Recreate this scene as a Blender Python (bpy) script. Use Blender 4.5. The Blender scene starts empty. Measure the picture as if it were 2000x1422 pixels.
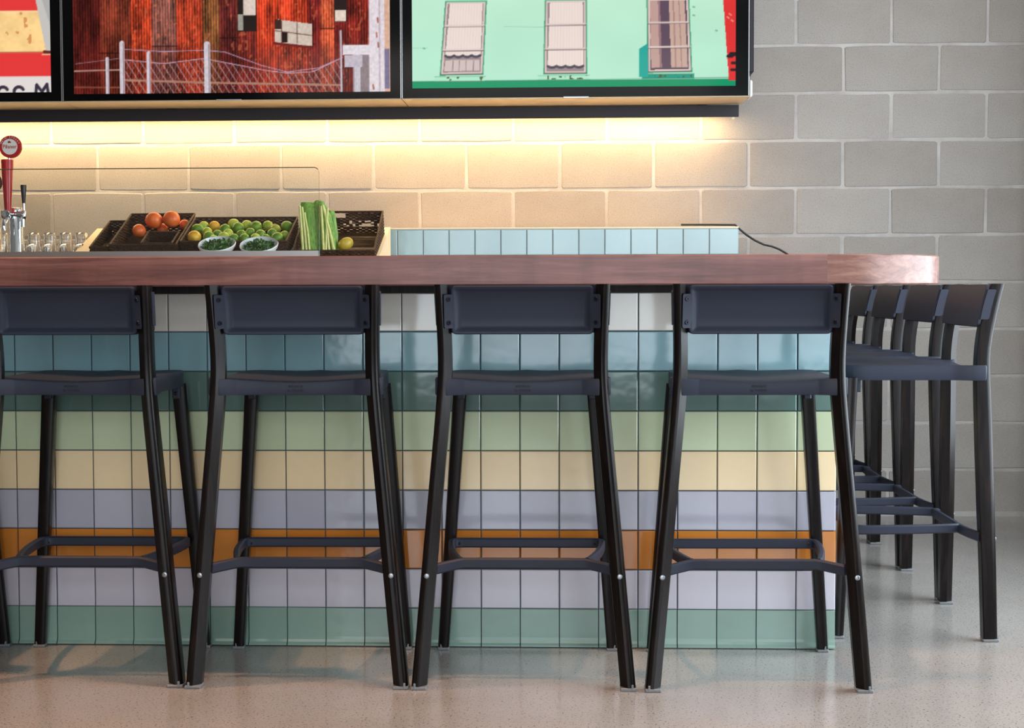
import bpy, math, random
import numpy as np
from mathutils import Vector, Matrix

random.seed(7)
sc = bpy.context.scene
COL = sc.collection
PI = math.pi

# ------------------------------------------------------------------ camera
F_PX = 3000.0
PITCH, YAW, ROLL = 0.0483, -0.0413, -0.00285
CAM = Vector((1.5567, -4.202, 0.9869))
_f = Vector((math.sin(YAW) * math.cos(PITCH), math.cos(YAW) * math.cos(PITCH), -math.sin(PITCH)))
_r = Vector((math.cos(YAW), -math.sin(YAW), 0))
_u = _r.cross(_f)
_r2 = _r * math.cos(ROLL) + _u * math.sin(ROLL)
_u2 = -_r * math.sin(ROLL) + _u * math.cos(ROLL)
cam_data = bpy.data.cameras.new('camera')
cam_data.sensor_fit = 'HORIZONTAL'
cam_data.sensor_width = 36.0
cam_data.lens = 36.0 * F_PX / 2000.0
cam_data.clip_start = 0.05
cam = bpy.data.objects.new('camera', cam_data)
COL.objects.link(cam)
M = Matrix.Identity(4)
for i in range(3):
    M[i][0] = _r2[i]; M[i][1] = _u2[i]; M[i][2] = -_f[i]; M[i][3] = CAM[i]
cam.matrix_world = M
sc.camera = cam


def P(x, y, Y):
    """photo pixel -> point of the upright plane at depth Y"""
    d = _f + _r2 * ((x - 1000) / F_PX) + _u2 * ((711 - y) / F_PX)
    return CAM + d * ((Y - CAM.y) / d.y)


# ------------------------------------------------------------------ world, lights, exposure
sc.view_settings.view_transform = 'Standard'
sc.view_settings.look = 'None'
sc.view_settings.gamma = 1.0
sc.view_settings.use_curve_mapping = False
sc.view_settings.exposure = 0.15
sc.cycles.use_denoising = True
world = bpy.data.worlds.new('world')
sc.world = world
world.use_nodes = True
bg = world.node_tree.nodes['Background']
bg.inputs[0].default_value = (0.75, 0.86, 1.0, 1)
bg.inputs[1].default_value = 0.6


def area(name, loc, direction, sx, sy, power, color, spread=PI):
    l = bpy.data.lights.new(name, 'AREA')
    l.shape = 'RECTANGLE'; l.size = sx; l.size_y = sy
    l.energy = power; l.color = color; l.spread = spread
    o = bpy.data.objects.new(name, l)
    COL.objects.link(o)
    o.location = loc
    o.rotation_euler = Vector(direction).to_track_quat('-Z', 'Y').to_euler()
    return o


DAY = (0.82, 0.92, 1.0)
# daylight through the glazing on the right and behind the camera
area('daylight_right', (3.86, -0.32, 1.55), (-1, 0, 0), 2.5, 4.3, 300, DAY)
area('daylight_front', (1.75, -7.62, 1.6), (0, 1, 0), 3.9, 2.5, 190, DAY)
# added soft fill from above and behind the camera, no actual fixture
area('added_fill', (0.8, -5.0, 3.02), (0, 0.25, -1), 4.0, 2.0, 50, (1.0, 0.92, 0.82))
# warm strip under the screens, washing the block wall
area('led_wash', (0.30, 2.408, 1.742), (0, 0.10, -1), 3.75, 0.018, 30, (1.0, 0.68, 0.34))
# invented neutral fill above the side stools, brightens the wall and floor there
area('added_fill', (2.95, 1.0, 3.02), (0, 0, -1), 0.9, 1.5, 8, (1.0, 0.98, 0.95))


def spot(loc, target, power, color, size, blend=0.6, radius=0.03):
    l = bpy.data.lights.new('ceiling_spot', 'SPOT')
    l.energy = power; l.color = color; l.spot_size = size; l.spot_blend = blend
    l.shadow_soft_size = radius
    o = bpy.data.objects.new('ceiling_spot', l)
    COL.objects.link(o)
    o.location = loc
    o.rotation_euler = (Vector(target) - Vector(loc)).to_track_quat('-Z', 'Y').to_euler()


for sx_, pw in ((-0.4, 140), (1.44, 105), (2.03, 65)):
    spot((sx_, -0.80, 2.95), (sx_, -0.6, 0), pw, (1.0, 0.50, 0.24), math.radians(80))


# ------------------------------------------------------------------ helpers
def lin(c):
    c = c / 255.0
    return c / 12.92 if c <= 0.04045 else ((c + 0.055) / 1.055) ** 2.4


def rgb(r, g, b):
    return (lin(r), lin(g), lin(b), 1.0)


class Mat:
    def __init__(self, name, color=(0.5, 0.5, 0.5, 1), rough=0.5, metal=0.0, **kw):
        self.m = bpy.data.materials.new(name)
        self.m.use_nodes = True
        self.nt = self.m.node_tree
        self.b = self.nt.nodes['Principled BSDF']
        self.b.inputs['Base Color'].default_value = color
        self.b.inputs['Roughness'].default_value = rough
        self.b.inputs['Metallic'].default_value = metal
        for k, v in kw.items():
            self.b.inputs[k.replace('_', ' ')].default_value = v

    def n(self, t, **kw):
        nd = self.nt.nodes.new(t)
        for k, v in kw.items():
            setattr(nd, k, v)
        return nd

    def ln(self, a, b):
        self.nt.links.new(a, b)

    def coords(self, scale=(1, 1, 1), kind='Object'):
        tc = self.n('ShaderNodeTexCoord'); mp = self.n('ShaderNodeMapping')
        mp.inputs['Scale'].default_value = scale
        self.ln(tc.outputs[kind], mp.inputs['Vector'])
        return mp.outputs['Vector']

    def noise(self, vec, scale, detail=4, rough=0.55, dist=0.0):
        nz = self.n('ShaderNodeTexNoise')
        nz.inputs['Scale'].default_value = scale
        nz.inputs['Detail'].default_value = detail
        nz.inputs['Roughness'].default_value = rough
        nz.inputs['Distortion'].default_value = dist
        self.ln(vec, nz.inputs['Vector'])
        return nz.outputs['Fac']

    def ramp(self, fac, stops):
        r = self.n('ShaderNodeValToRGB')
        el = r.color_ramp.elements
        while len(el) < len(stops):
            el.new(0.5)
        for e, (p, c) in zip(el, stops):
            e.position = p; e.color = c
        self.ln(fac, r.inputs['Fac'])
        return r.outputs['Color']

    def mix(self, fac, a, b, blend='MIX'):
        mx = self.n('ShaderNodeMix'); mx.data_type = 'RGBA'; mx.blend_type = blend
        for sock, v in ((mx.inputs[0], fac), (mx.inputs[6], a), (mx.inputs[7], b)):
            if hasattr(v, 'node'):
                self.ln(v, sock)
            else:
                sock.default_value = v
        return mx.outputs[2]

    def color(self, out):
        self.ln(out, self.b.inputs['Base Color'])

    def bump(self, fac, strength=0.2, dist=0.01):
        bp = self.n('ShaderNodeBump')
        bp.inputs['Strength'].default_value = strength
        bp.inputs['Distance'].default_value = dist
        self.ln(fac, bp.inputs['Height'])
        self.ln(bp.outputs['Normal'], self.b.inputs['Normal'])

    def rnd(self):
        return self.n('ShaderNodeObjectInfo').outputs['Random']


class MB:
    """collects geometry, builds one mesh object"""
    def __init__(self):
        self.v = []; self.f = []; self.mi = []; self.cur = 0

    def add(self, vs, fs):
        o = len(self.v)
        self.v.extend([tuple(p) for p in vs])
        for f in fs:
            self.f.append(tuple(i + o for i in f)); self.mi.append(self.cur)

    def box(self, a, b):
        (x0, y0, z0), (x1, y1, z1) = a, b
        vs = [(x0, y0, z0), (x1, y0, z0), (x1, y1, z0), (x0, y1, z0), (x0, y0, z1), (x1, y0, z1), (x1, y1, z1), (x0, y1, z1)]
        self.add(vs, [(0, 3, 2, 1), (4, 5, 6, 7), (0, 1, 5, 4), (1, 2, 6, 5), (2, 3, 7, 6), (3, 0, 4, 7)])
        return self

    def obox(self, o, u, v, n):
        """box spanned from o by the vectors u, v, n"""
        o, u, v, n = Vector(o), Vector(u), Vector(v), Vector(n)
        vs = [o, o + u, o + u + v, o + v, o + n, o + u + n, o + u + v + n, o + v + n]
        fs = [(0, 3, 2, 1), (4, 5, 6, 7), (0, 1, 5, 4), (1, 2, 6, 5), (2, 3, 7, 6), (3, 0, 4, 7)]
        if u.cross(v).dot(n) < 0:
            fs = [f[::-1] for f in fs]
        self.add(vs, fs)
        return self

    def bbox(self, a, b, c=0.004):
        """box with chamfered edges"""
        (x0, y0, z0), (x1, y1, z1) = a, b
        vs = []; idx = {}
        for ix, X in enumerate((x0, x1)):
            for iy, Yv in enumerate((y0, y1)):
                for iz, Z in enumerate((z0, z1)):
                    sx, sy, sz = 1 - 2 * ix, 1 - 2 * iy, 1 - 2 * iz
                    for ax, p in enumerate(((X, Yv + sy * c, Z + sz * c), (X + sx * c, Yv, Z + sz * c), (X + sx * c, Yv + sy * c, Z))):
                        idx[(ix, iy, iz, ax)] = len(vs); vs.append(p)
        fs = []
        q = lambda l: fs.append([idx[k] for k in l])
        for ax in range(3):
            o1, o2 = [a_ for a_ in range(3) if a_ != ax]
            for s in (0, 1):
                ring = []
                for t1, t2 in ((0, 0), (1, 0), (1, 1), (0, 1)):
                    k = [0, 0, 0]; k[ax] = s; k[o1] = t1; k[o2] = t2
                    ring.append((*k, ax))
                q(ring)
            for t1 in (0, 1):
                for t2 in (0, 1):
                    k0 = [0, 0, 0]; k1 = [0, 0, 0]
                    k0[o1] = k1[o1] = t1; k0[o2] = k1[o2] = t2; k1[ax] = 1
                    q([(*k0, o1), (*k1, o1), (*k1, o2), (*k0, o2)])
        for ix in (0, 1):
            for iy in (0, 1):
                for iz in (0, 1):
                    q([(ix, iy, iz, 0), (ix, iy, iz, 1), (ix, iy, iz, 2)])
        cen = Vector(((x0 + x1) / 2, (y0 + y1) / 2, (z0 + z1) / 2))
        out = []
        for f in fs:
            p = [Vector(vs[i]) for i in f]
            nrm = (p[1] - p[0]).cross(p[2] - p[0])
            mid = sum(p, Vector()) / len(p) - cen
            out.append(f if nrm.dot(mid) > 0 else f[::-1])
        self.add(vs, out)
        return self

    def loft(self, rings, closed=False, caps=True):
        n = len(rings[0]); vs = [p for r in rings for p in r]; fs = []
        m = len(rings)
        for i in range(m if closed else m - 1):
            a, b = i * n, ((i + 1) % m) * n
            for j in range(n):
                k = (j + 1) % n
                fs.append((a + j, a + k, b + k, b + j))
        if caps and not closed:
            fs.append(tuple(range(n))[::-1]); fs.append(tuple(range((m - 1) * n, m * n)))
        self.add(vs, fs)
        return self

    def lathe(self, prof, seg=24, c=(0, 0, 0), axis=None, closed=False):
        """profile of (radius, height) about an axis through c"""
        c = Vector(c)
        q = Vector((0, 0, 1)).rotation_difference(Vector(axis)) if axis else None
        rings = []
        for r, h in prof:
            ring = []
            for i in range(seg):
                t = 2 * PI * i / seg
                p = Vector((r * math.cos(t), r * math.sin(t), h))
                ring.append(c + (q @ p if q else p))
            rings.append(ring)
        self.loft(rings, closed=closed)
        return self

    def tube(self, path, r, seg=8):
        path = [Vector(p) for p in path]
        rings = []; up = Vector((0.13, 0.31, 0.94)).normalized()
        for i, p in enumerate(path):
            t = (path[min(i + 1, len(path) - 1)] - path[max(i - 1, 0)]).normalized()
            a = t.cross(up).normalized(); b = a.cross(t)
            rr = r[i] if isinstance(r, (list, tuple)) else r
            rings.append([p + a * (rr * math.cos(2 * PI * k / seg)) - b * (rr * math.sin(2 * PI * k / seg)) for k in range(seg)])
        self.loft(rings)
        return self

    def bar(self, path, w, h, c=0.004, closed=False):
        """flat bar of width w and height h swept along a level path, corners chamfered"""
        path = [Vector(p) for p in path]
        n = len(path); rings = []
        for i, p in enumerate(path):
            if closed:
                t = path[(i + 1) % n] - path[i - 1]
                d1 = p - path[i - 1]
            else:
                t = path[min(i + 1, n - 1)] - path[max(i - 1, 0)]
                d1 = p - path[i - 1] if i > 0 else t
            t.z = 0; t.normalize()
            s = Vector((t.y, -t.x, 0))
            d1 = Vector((d1.x, d1.y, 0)).normalized()
            k = 1.0 / max(0.6, abs(d1.dot(t)))
            a, b = w / 2 * k, h / 2
            pr = [(-a + c, -b), (a - c, -b), (a, -b + c), (a, b - c), (a - c, b), (-a + c, b), (-a, b - c), (-a, -b + c)]
            rings.append([p + s * x + Vector((0, 0, z)) for x, z in pr])
        self.loft(rings, closed=closed)
        return self

    def build(self, name, mat, parent=None, smooth=None, mats=None):
        me = bpy.data.meshes.new(name)
        me.from_pydata(self.v, [], self.f)
        me.update()
        for m_ in (mats or [mat]):
            me.materials.append(m_.m if isinstance(m_, Mat) else m_)
        if mats:
            me.polygons.foreach_set('material_index', self.mi)
        if smooth is not None:
            me.polygons.foreach_set('use_smooth', [True] * len(me.polygons))
            me.set_sharp_from_angle(angle=math.radians(smooth))
        return place(name, me, parent)


def place(name, me, parent=None, loc=None):
    o = bpy.data.objects.new(name, me)
    COL.objects.link(o)
    if parent:
        o.parent = parent
    if loc is not None:
        o.location = loc
    return o


def tag(o, label=None, cat=None, group=None, kind=None):
    for k, v in (('label', label), ('category', cat), ('group', group), ('kind', kind)):
        if v:
            o[k] = v
    return o


def thing(name, label, cat, loc=(0, 0, 0), rotz=0, group=None):
    o = bpy.data.objects.new(name, None)
    o.empty_display_size = 0.1
    COL.objects.link(o)
    o.location = loc; o.rotation_euler = (0, 0, rotz)
    return tag(o, label, cat, group)


def copy_tree(o, parent=None):
    c = o.copy(); COL.objects.link(c)
    if parent:
        c.parent = parent
    for ch in o.children:
        copy_tree(ch, c)
    return c


def interp(xs, ys, x):
    return float(np.interp(x, xs, ys))


def text_mesh(body, size, name, spacing=1.0, extrude=0.0004, bold=0.0):
    cu = bpy.data.curves.new('lettering', 'FONT')
    cu.body = body; cu.size = size; cu.align_x = 'CENTER'; cu.align_y = 'CENTER'
    cu.space_character = spacing; cu.extrude = extrude; cu.offset = bold; cu.resolution_u = 3
    o = bpy.data.objects.new('lettering', cu)
    COL.objects.link(o)
    bpy.context.view_layer.update()
    me = bpy.data.meshes.new_from_object(o.evaluated_get(bpy.context.evaluated_depsgraph_get()))
    me.name = name
    bpy.data.objects.remove(o); bpy.data.curves.remove(cu)
    return me


# ------------------------------------------------------------------ materials
m_block = Mat('concrete_block', rough=0.92)
v = m_block.coords((1, 1, 1))
base = m_block.ramp(m_block.noise(v, 3.0, 5), [(0.3, rgb(146, 138, 131)), (0.7, rgb(164, 158, 151))])
base = m_block.mix(0.30, base, m_block.ramp(m_block.rnd(), [(0.0, rgb(138, 129, 121)), (1.0, rgb(178, 172, 165))]))
pore = m_block.ramp(m_block.noise(v, 230, 3, 0.7), [(0.30, (0.35, 0.35, 0.35, 1)), (0.46, (1, 1, 1, 1))])
m_block.color(m_block.mix(0.78, base, pore, 'MULTIPLY'))
m_block.bump(m_block.noise(v, 260, 4, 0.7), 0.35, 0.003)

m_mortar = Mat('mortar', rgb(196, 190, 186), 0.95)
v = m_mortar.coords()
m_mortar.color(m_mortar.ramp(m_mortar.noise(v, 9, 6), [(0.3, rgb(160, 154, 149)), (0.7, rgb(184, 179, 174))]))
m_mortar.bump(m_mortar.noise(v, 120, 4), 0.5, 0.003)

m_floor = Mat('polished_concrete', rough=0.16, Specular_IOR_Level=0.55)
v = m_floor.coords()
big = m_floor.ramp(m_floor.noise(v, 0.9, 5, 0.6, 0.4), [(0.3, rgb(136, 133, 129)), (0.7, rgb(162, 158, 153))])
speck = m_floor.ramp(m_floor.noise(v, 170, 2, 0.6), [(0.33, (0.22, 0.19, 0.17, 1)), (0.41, (1, 1, 1, 1)), (0.66, (1, 1, 1, 1)), (0.76, (1.35, 1.3, 1.25, 1))])
spk2 = m_floor.ramp(m_floor.noise(v, 420, 2, 0.6), [(0.3, (0.6, 0.57, 0.55, 1)), (0.5, (1, 1, 1, 1))])
m_floor.color(m_floor.mix(0.6, m_floor.mix(0.95, big, speck, 'MULTIPLY'), spk2, 'MULTIPLY'))
rr = m_floor.ramp(m_floor.noise(v, 2.2, 5), [(0.3, (0.10, 0.10, 0.10, 1)), (0.7, (0.22, 0.22, 0.22, 1))])
m_floor.ln(rr, m_floor.b.inputs['Roughness'])

m_ceil = Mat('ceiling_paint', rgb(196, 192, 186), 0.9)
m_side = Mat('painted_plaster', rgb(150, 144, 138), 0.9)
m_pier = Mat('dark_pier_paint', rgb(86, 76, 70), 0.8)
m_alu = Mat('window_aluminium', rgb(70, 72, 76), 0.4, 0.6)

TILE_COLS = [(134, 160, 147), (194, 188, 198), (198, 122, 50), (180, 178, 190), (240, 214, 170),
             (198, 210, 174), (96, 122, 114), (130, 166, 174), (222, 216, 206)]


def tile_mat(name, c):
    m = Mat(name, rough=0.10, Specular_IOR_Level=0.45)
    a = tuple(max(0, k - 6) for k in c); b = tuple(min(255, k + 5) for k in c)
    col = m.ramp(m.rnd(), [(0, rgb(*a)), (1, rgb(*b))])
    vv = m.coords((1, 1, 1))
    m.color(m.mix(0.08, col, m.ramp(m.noise(vv, 25, 3), [(0.3, (0.7, 0.7, 0.7, 1)), (0.7, (1, 1, 1, 1))]), 'MULTIPLY'))
    m.bump(m.noise(vv, 14, 2), 0.10, 0.006)
    return m


m_tiles = [tile_mat('glazed_tile_%s' % k, c) for k, c in zip(
    ('sage', 'lilac', 'orange', 'lavender', 'cream', 'pale_green', 'slate_green', 'blue', 'white'), TILE_COLS)]
m_grout = Mat('dark_grout', rgb(62, 78, 84), 0.9)
m_ledgetile = tile_mat('glazed_tile_pale_blue', (160, 186, 188))
m_lgrout = Mat('pale_grout', rgb(196, 200, 196), 0.8)


def wood(name, dark, mid, light, scale=1.0, rough=0.32, axis='x'):
    m = Mat(name, rough=rough, Specular_IOR_Level=0.36)
    s = {'x': (0.9, 7, 11), 'y': (7, 0.9, 11), 'z': (22, 22, 1.6)}[axis]
    v1 = m.coords(s)
    a = m.noise(v1, 2.6 * scale, 6, 0.6, 0.9)
    col = m.ramp(a, [(0.25, rgb(*dark)), (0.52, rgb(*mid)), (0.78, rgb(*light))])
    s2 = {'x': (4, 60, 90), 'y': (60, 4, 90), 'z': (160, 160, 5)}[axis]
    fine = m.noise(m.coords(s2), 3.0 * scale, 4, 0.6)
    col = m.mix(0.45, col, m.ramp(fine, [(0.3, (0.55, 0.5, 0.5, 1)), (0.6, (1, 1, 1, 1))]), 'MULTIPLY')
    curl = m.noise(m.coords((5.5, 0.5, 0.7)), 2.0, 3, 0.5, 0.6)
    col = m.mix(0.35, col, m.ramp(curl, [(0.36, (0.55, 0.52, 0.5, 1)), (0.55, (1, 1, 1, 1))]), 'MULTIPLY')
    m.color(col)
    m.bump(fine, 0.06, 0.002)
    return m


m_counter = wood('walnut_slab', (88, 55, 50), (122, 81, 75), (150, 108, 100))
m_counter2 = wood('walnut_end_block', (92, 62, 54), (134, 98, 88), (164, 130, 116), 1.6)
m_ply = wood('black_stained_ply', (18, 15, 14), (38, 32, 30), (60, 52, 48), 1.0, 0.6, 'z')
m_leg = wood('black_stained_ash', (8, 6, 6), (20, 15, 14), (40, 30, 27), 1.0, 0.30, 'z')
m_leg.b.inputs['Specular IOR Level'].default_value = 0.2
m_cast = Mat('charcoal_cast_aluminium', rgb(40, 44, 58), 0.5, 0.0, Specular_IOR_Level=0.28)
v = m_cast.coords()
m_cast.bump(m_cast.noise(v, 900, 2), 0.12, 0.0006)
m_ink = Mat('embossed_lettering', rgb(10, 10, 13), 0.7)
m_bolt = Mat('dark_bolt', rgb(34, 36, 42), 0.35, 0.7)
m_steel = Mat('bright_bolt', rgb(160, 164, 168), 0.35, 1.0)
m_glide = Mat('clear_plastic_glide', rgb(176, 180, 184), 0.2, Transmission_Weight=0.6, IOR=1.45)
m_black = Mat('black_gloss_bezel', rgb(6, 6, 7), 0.10, Specular_IOR_Level=0.18)
m_silver = Mat('silver_trim', rgb(190, 190, 192), 0.3, 0.8)
m_under = Mat('pale_metal_casing', rgb(206, 190, 160), 0.45, 0.3)
m_rail = Mat('blackened_steel_rail', rgb(36, 34, 38), 0.5, 0.4)
m_white = Mat('white_plastic', rgb(228, 226, 222), 0.4)
m_glass = Mat('clear_glass', (1, 1, 1, 1), 0.0, Transmission_Weight=1.0, IOR=1.45)
m_guard = Mat('guard_glass', (0.97, 1.0, 0.985, 1), 0.0, Transmission_Weight=1.0, IOR=1.45)
m_chan = Mat('brushed_channel', rgb(150, 146, 142), 0.35, 0.9)
m_cream = Mat('cream_laminate', rgb(238, 218, 184), 0.5)
m_worktop = Mat('steel_worktop', rgb(150, 150, 150), 0.35, 0.9)
m_carcass = Mat('dark_carcass', rgb(50, 46, 44), 0.7)
m_chrome = Mat('chrome', rgb(225, 228, 232), 0.08, 1.0)
m_red = Mat('red_lacquer', rgb(176, 32, 32), 0.3)
m_badge = Mat('badge_white', rgb(222, 214, 206), 0.4)
m_blackpl = Mat('black_plastic', rgb(16, 16, 17), 0.35)
m_cord = Mat('black_cord', rgb(18, 20, 22), 0.5)
m_bowl = Mat('white_porcelain', rgb(226, 230, 234), 0.2)
m_led = Mat('warm_led', rgb(255, 214, 140), 0.5)
m_led.b.inputs['Emission Color'].default_value = (1.0, 0.66, 0.28, 1)
m_led.b.inputs['Emission Strength'].default_value = 4.0

m_basket = Mat('dark_seagrass', rough=0.7)
v = m_basket.coords()
m_basket.color(m_basket.ramp(m_basket.noise(v, 160, 3), [(0.3, rgb(32, 19, 11)), (0.7, rgb(90, 58, 31))]))


def fruit_mat(name, a, b, scale=25):
    m = Mat(name, rough=0.38, Subsurface_Weight=0.08)
    m.b.inputs['Subsurface Radius'].default_value = (0.02, 0.02, 0.01)
    vv = m.coords()
    col = m.ramp(m.noise(vv, scale, 3), [(0.35, rgb(*a)), (0.65, rgb(*b))])
    m.color(col)
    m.bump(m.noise(vv, 700, 2), 0.12, 0.001)
    return m


m_lime = fruit_mat('lime_skin', (74, 122, 26), (128, 164, 44))
m_limel = fruit_mat('pale_lime_skin', (142, 172, 44), (196, 202, 84))
m_lemon = fruit_mat('lemon_skin', (206, 150, 30), (232, 184, 60))
m_orange = fruit_mat('orange_skin', (224, 92, 34), (240, 120, 52))
m_mango = fruit_mat('mango_skin', (176, 150, 40), (206, 178, 72))
m_leaf = Mat('leek_leaf', rough=0.5)
v = m_leaf.coords((60, 60, 2))
m_leaf.color(m_leaf.ramp(m_leaf.noise(v, 3, 3), [(0.3, rgb(74, 132, 40)), (0.7, rgb(150, 186, 78))]))
m_stalk = Mat('leek_stalk', rough=0.5)
v = m_stalk.coords((90, 90, 3))
m_stalk.color(m_stalk.ramp(m_stalk.noise(v, 3, 3), [(0.3, rgb(186, 196, 92)), (0.7, rgb(238, 230, 160))]))
m_herb = Mat('herb_leaf', rough=0.5)
m_herb.color(m_herb.ramp(m_herb.noise(m_herb.coords(), 60, 2), [(0.3, rgb(34, 78, 26)), (0.7, rgb(84, 128, 48))]))

# ------------------------------------------------------------------ room shell
WY = 2.503            # face of the block wall
XL, XR, YF, ZC = -3.2, 3.62, -7.4, 3.05
fl = MB().box((XL - .2, YF - .2, -0.12), (XR + .6, WY + .2, 0)).build('floor', m_floor)
tag(fl, 'polished concrete floor with fine dark speckles', kind='structure')
ce = MB().box((XL - .2, YF - .2, ZC), (XR + .6, WY + .2, ZC + .1)).build('ceiling', m_ceil)
tag(ce, 'plain painted ceiling', kind='structure')
wl = MB().box((XL - .15, YF, 0), (XL, WY, ZC)).build('wall_left', m_side)
tag(wl, 'plain painted side wall', kind='structure')

# block wall: mortar bed with single blocks set proud of it
BP, BH, J = 0.4064, 0.2032, 0.0105
X0 = -0.5419
wb = MB().box((XL, WY + 0.0025, 0), (XR + .1, WY + .18, ZC)).build('wall_back', m_mortar)
tag(wb, 'grey concrete block wall in running bond', kind='structure')


def block_mesh(w, seed):
    """block with a worn, slightly uneven outline"""
    rnd = random.Random(seed)
    h = BH - J; k = 0.0022; out = []
    c = 0.006
    for x, z in ((-w / 2 + c, -h / 2), (-w / 6, -h / 2), (w / 6, -h / 2), (w / 2 - c, -h / 2), (w / 2, -h / 2 + c), (w / 2, h / 2 - c),
                 (w / 2 - c, h / 2), (w / 6, h / 2), (-w / 6, h / 2), (-w / 2 + c, h / 2), (-w / 2, h / 2 - c), (-w / 2, -h / 2 + c)):
        out.append((x + rnd.uniform(-k, k), z + rnd.uniform(-k, k)))
    e = 0.004
    fr = [(x - math.copysign(min(e, abs(x)), x), z - math.copysign(e, z)) for x, z in out]
    mb = MB().loft([[(x, .02, z) for x, z in out], [(x, .0028, z) for x, z in out], [(x, 0, z) for x, z in fr]])
    me = bpy.data.meshes.new('block')
    me.from_pydata(mb.v, [], mb.f); me.update()
    me.materials.append(m_block.m)
    return me


full = [block_mesh(BP - J, s) for s in range(9)]
rb = random.Random(3)
for row in range(15):
    off = 0.0 if row % 2 == 1 else 0.5
    z = (row + 0.5) * BH
    i = -7
    while True:
        xa = X0 + (i + off) * BP + J / 2; xb = xa + BP - J
        i += 1
        if xb < XL + .02:
            continue
        if xa > XR - .02:
            break
        if xa < XL or xb > XR:
            xa2, xb2 = max(xa, XL), min(xb, XR)
            if xb2 - xa2 < 0.03:
                continue
            me = block_mesh(xb2 - xa2, i * 31 + row); xc = (xa2 + xb2) / 2
        else:
            me = rb.choice(full); xc = (xa + xb) / 2
        place('block', me, wb, (xc, WY + rb.uniform(-0.001, 0.0015), z))
bb = MB().box((XL, WY - 0.012, 0), (XR, WY + 0.003, 0.022)).build('baseboard_back', m_mortar)
tag(bb, 'thin pale mortar fillet along the foot of the block wall', kind='structure')

# right side: dark pier in the corner, then glazing with a header and a sill
wr = MB().box((XR, 1.85, 0), (XR + .2, WY, ZC)).box((XR, YF, 2.85), (XR + .2, 1.85, ZC)).box((XR, YF, 0), (XR + .2, 1.85, 0.28)).box((XR, YF, 0.28), (XR + .2, -2.46, 2.85)).build('wall_right', m_pier)
tag(wr, 'dark painted pier, sill and header around the side glazing', kind='structure')


def glazing(name, along, x_or_y, a0, a1, z0, z1, n):
    root = bpy.data.objects.new(name, None); COL.objects.link(root)
    tag(root, 'tall glazed window wall in slim grey frames', kind='structure')
    for i in range(n + 1):
        a = a0 + (a1 - a0) * i / n
        mb = MB()
        if along == 'y':
            mb.box((x_or_y, a - .03, z0), (x_or_y + .06, a + .03, z1))
        else:
            mb.box((a - .03, x_or_y - .06, z0), (a + .03, x_or_y, z1))
        mb.build('mullion', m_alu, root)
    for z in (z0 + .03, z0 + 0.75 * (z1 - z0), z1 - .03):
        mb = MB()
        if along == 'y':
            mb.box((x_or_y + .005, a0, z - .03), (x_or_y + .055, a1, z + .03))
        else:
            mb.box((a0, x_or_y - .055, z - .03), (a1, x_or_y - .005, z + .03))
        mb.build('transom', m_alu, root)


glazing('window_1', 'y', XR + .08, -2.46, 1.85, 0.28, 2.85, 3)
wf = MB().box((XL, YF - .15, 0), (-0.2, YF, ZC)).box((-0.2, YF - .15, 2.85), (4.2, YF, ZC)).box((-0.2, YF - .15, 0), (4.2, YF, 0.2)).build('wall_front', m_side)
tag(wf, 'plain wall around the front glazing', kind='structure')
glazing('window_2', 'x', YF - .02, -0.2, 3.7, 0.2, 2.85, 4)

# ------------------------------------------------------------------ bar body with single glazed tiles
TP, TV, Z1 = 0.108, 0.1095, 0.1067
XE = 21 * TP                       # right end of the tiled face
bar = thing('bar_counter', 'bar front clad in glazed square tiles in nine coloured stripes', 'bar', (0, 0, 0))
MB().box((-0.66, 0.0055, 0), (XE - 0.006, 0.14, 0.978)).box((XE - 0.16, 0.14, 0), (XE - 0.006, 2.46, 0.978)).build('core', m_grout, bar)
MB().box((-0.66, 0.004, 0.979), (XE + 0.01, 0.16, 0.9978)).box((XE - .16, .16, .979), (XE + .01, 2.46, .9978)).build('sub_top', m_ply, bar)


def tile_mesh(w, h, mat, cove=False, d=0.010):
    a, b = w / 2, h / 2; e = 0.0022
    mb = MB()
    if not cove:
        vs = [(-a, d, -b), (a, d, -b), (a, d, b), (-a, d, b), (-a, .0016, -b), (a, .0016, -b), (a, .0016, b), (-a, .0016, b),
              (-a + e, 0, -b + e), (a - e, 0, -b + e), (a - e, 0, b - e), (-a + e, 0, b - e)]
        fs = [(8, 9, 10, 11)] + [(4 + i, 4 + (i + 1) % 4, 8 + (i + 1) % 4, 8 + i) for i in range(4)] + [(i, (i + 1) % 4, 4 + (i + 1) % 4, 4 + i) for i in range(4)]
        mb.add(vs, fs)
    else:                            # foot row: small outward flare at the floor
        prof = [(d, -b), (-0.008, -b), (-0.008, -b + .004), (-0.003, -b + .009), (-0.0005, -b + .016), (0, -b + .024), (0, b - e), (.0016, b), (d, b)]
        rings = [[(x, y, z) for (y, z) in prof] for x in (-a, a)]
        mb.loft(rings[::-1])
    me = bpy.data.meshes.new('tile')
    me.from_pydata(mb.v, [], mb.f); me.update()
    me.materials.append(mat.m)
    return me


G = 0.0028
rt = random.Random(11)
for row in range(9):
    z0 = 0 if row == 0 else Z1 + (row - 1) * TV
    z1 = Z1 if row == 0 else Z1 + row * TV
    if row == 8:
        z1 = 0.979
    me = tile_mesh(TP - G, z1 - z0 - G, m_tiles[row], cove=(row == 0))
    for c in range(-6, 21):
        o = place('tile', me, bar, ((c + .5) * TP, 0.0, (z0 + z1) / 2 + (0 if row else G / 2 - .0003)))
        o.rotation_euler = (rt.uniform(-.004, .004), 0, rt.uniform(-.006, .006))
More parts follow.
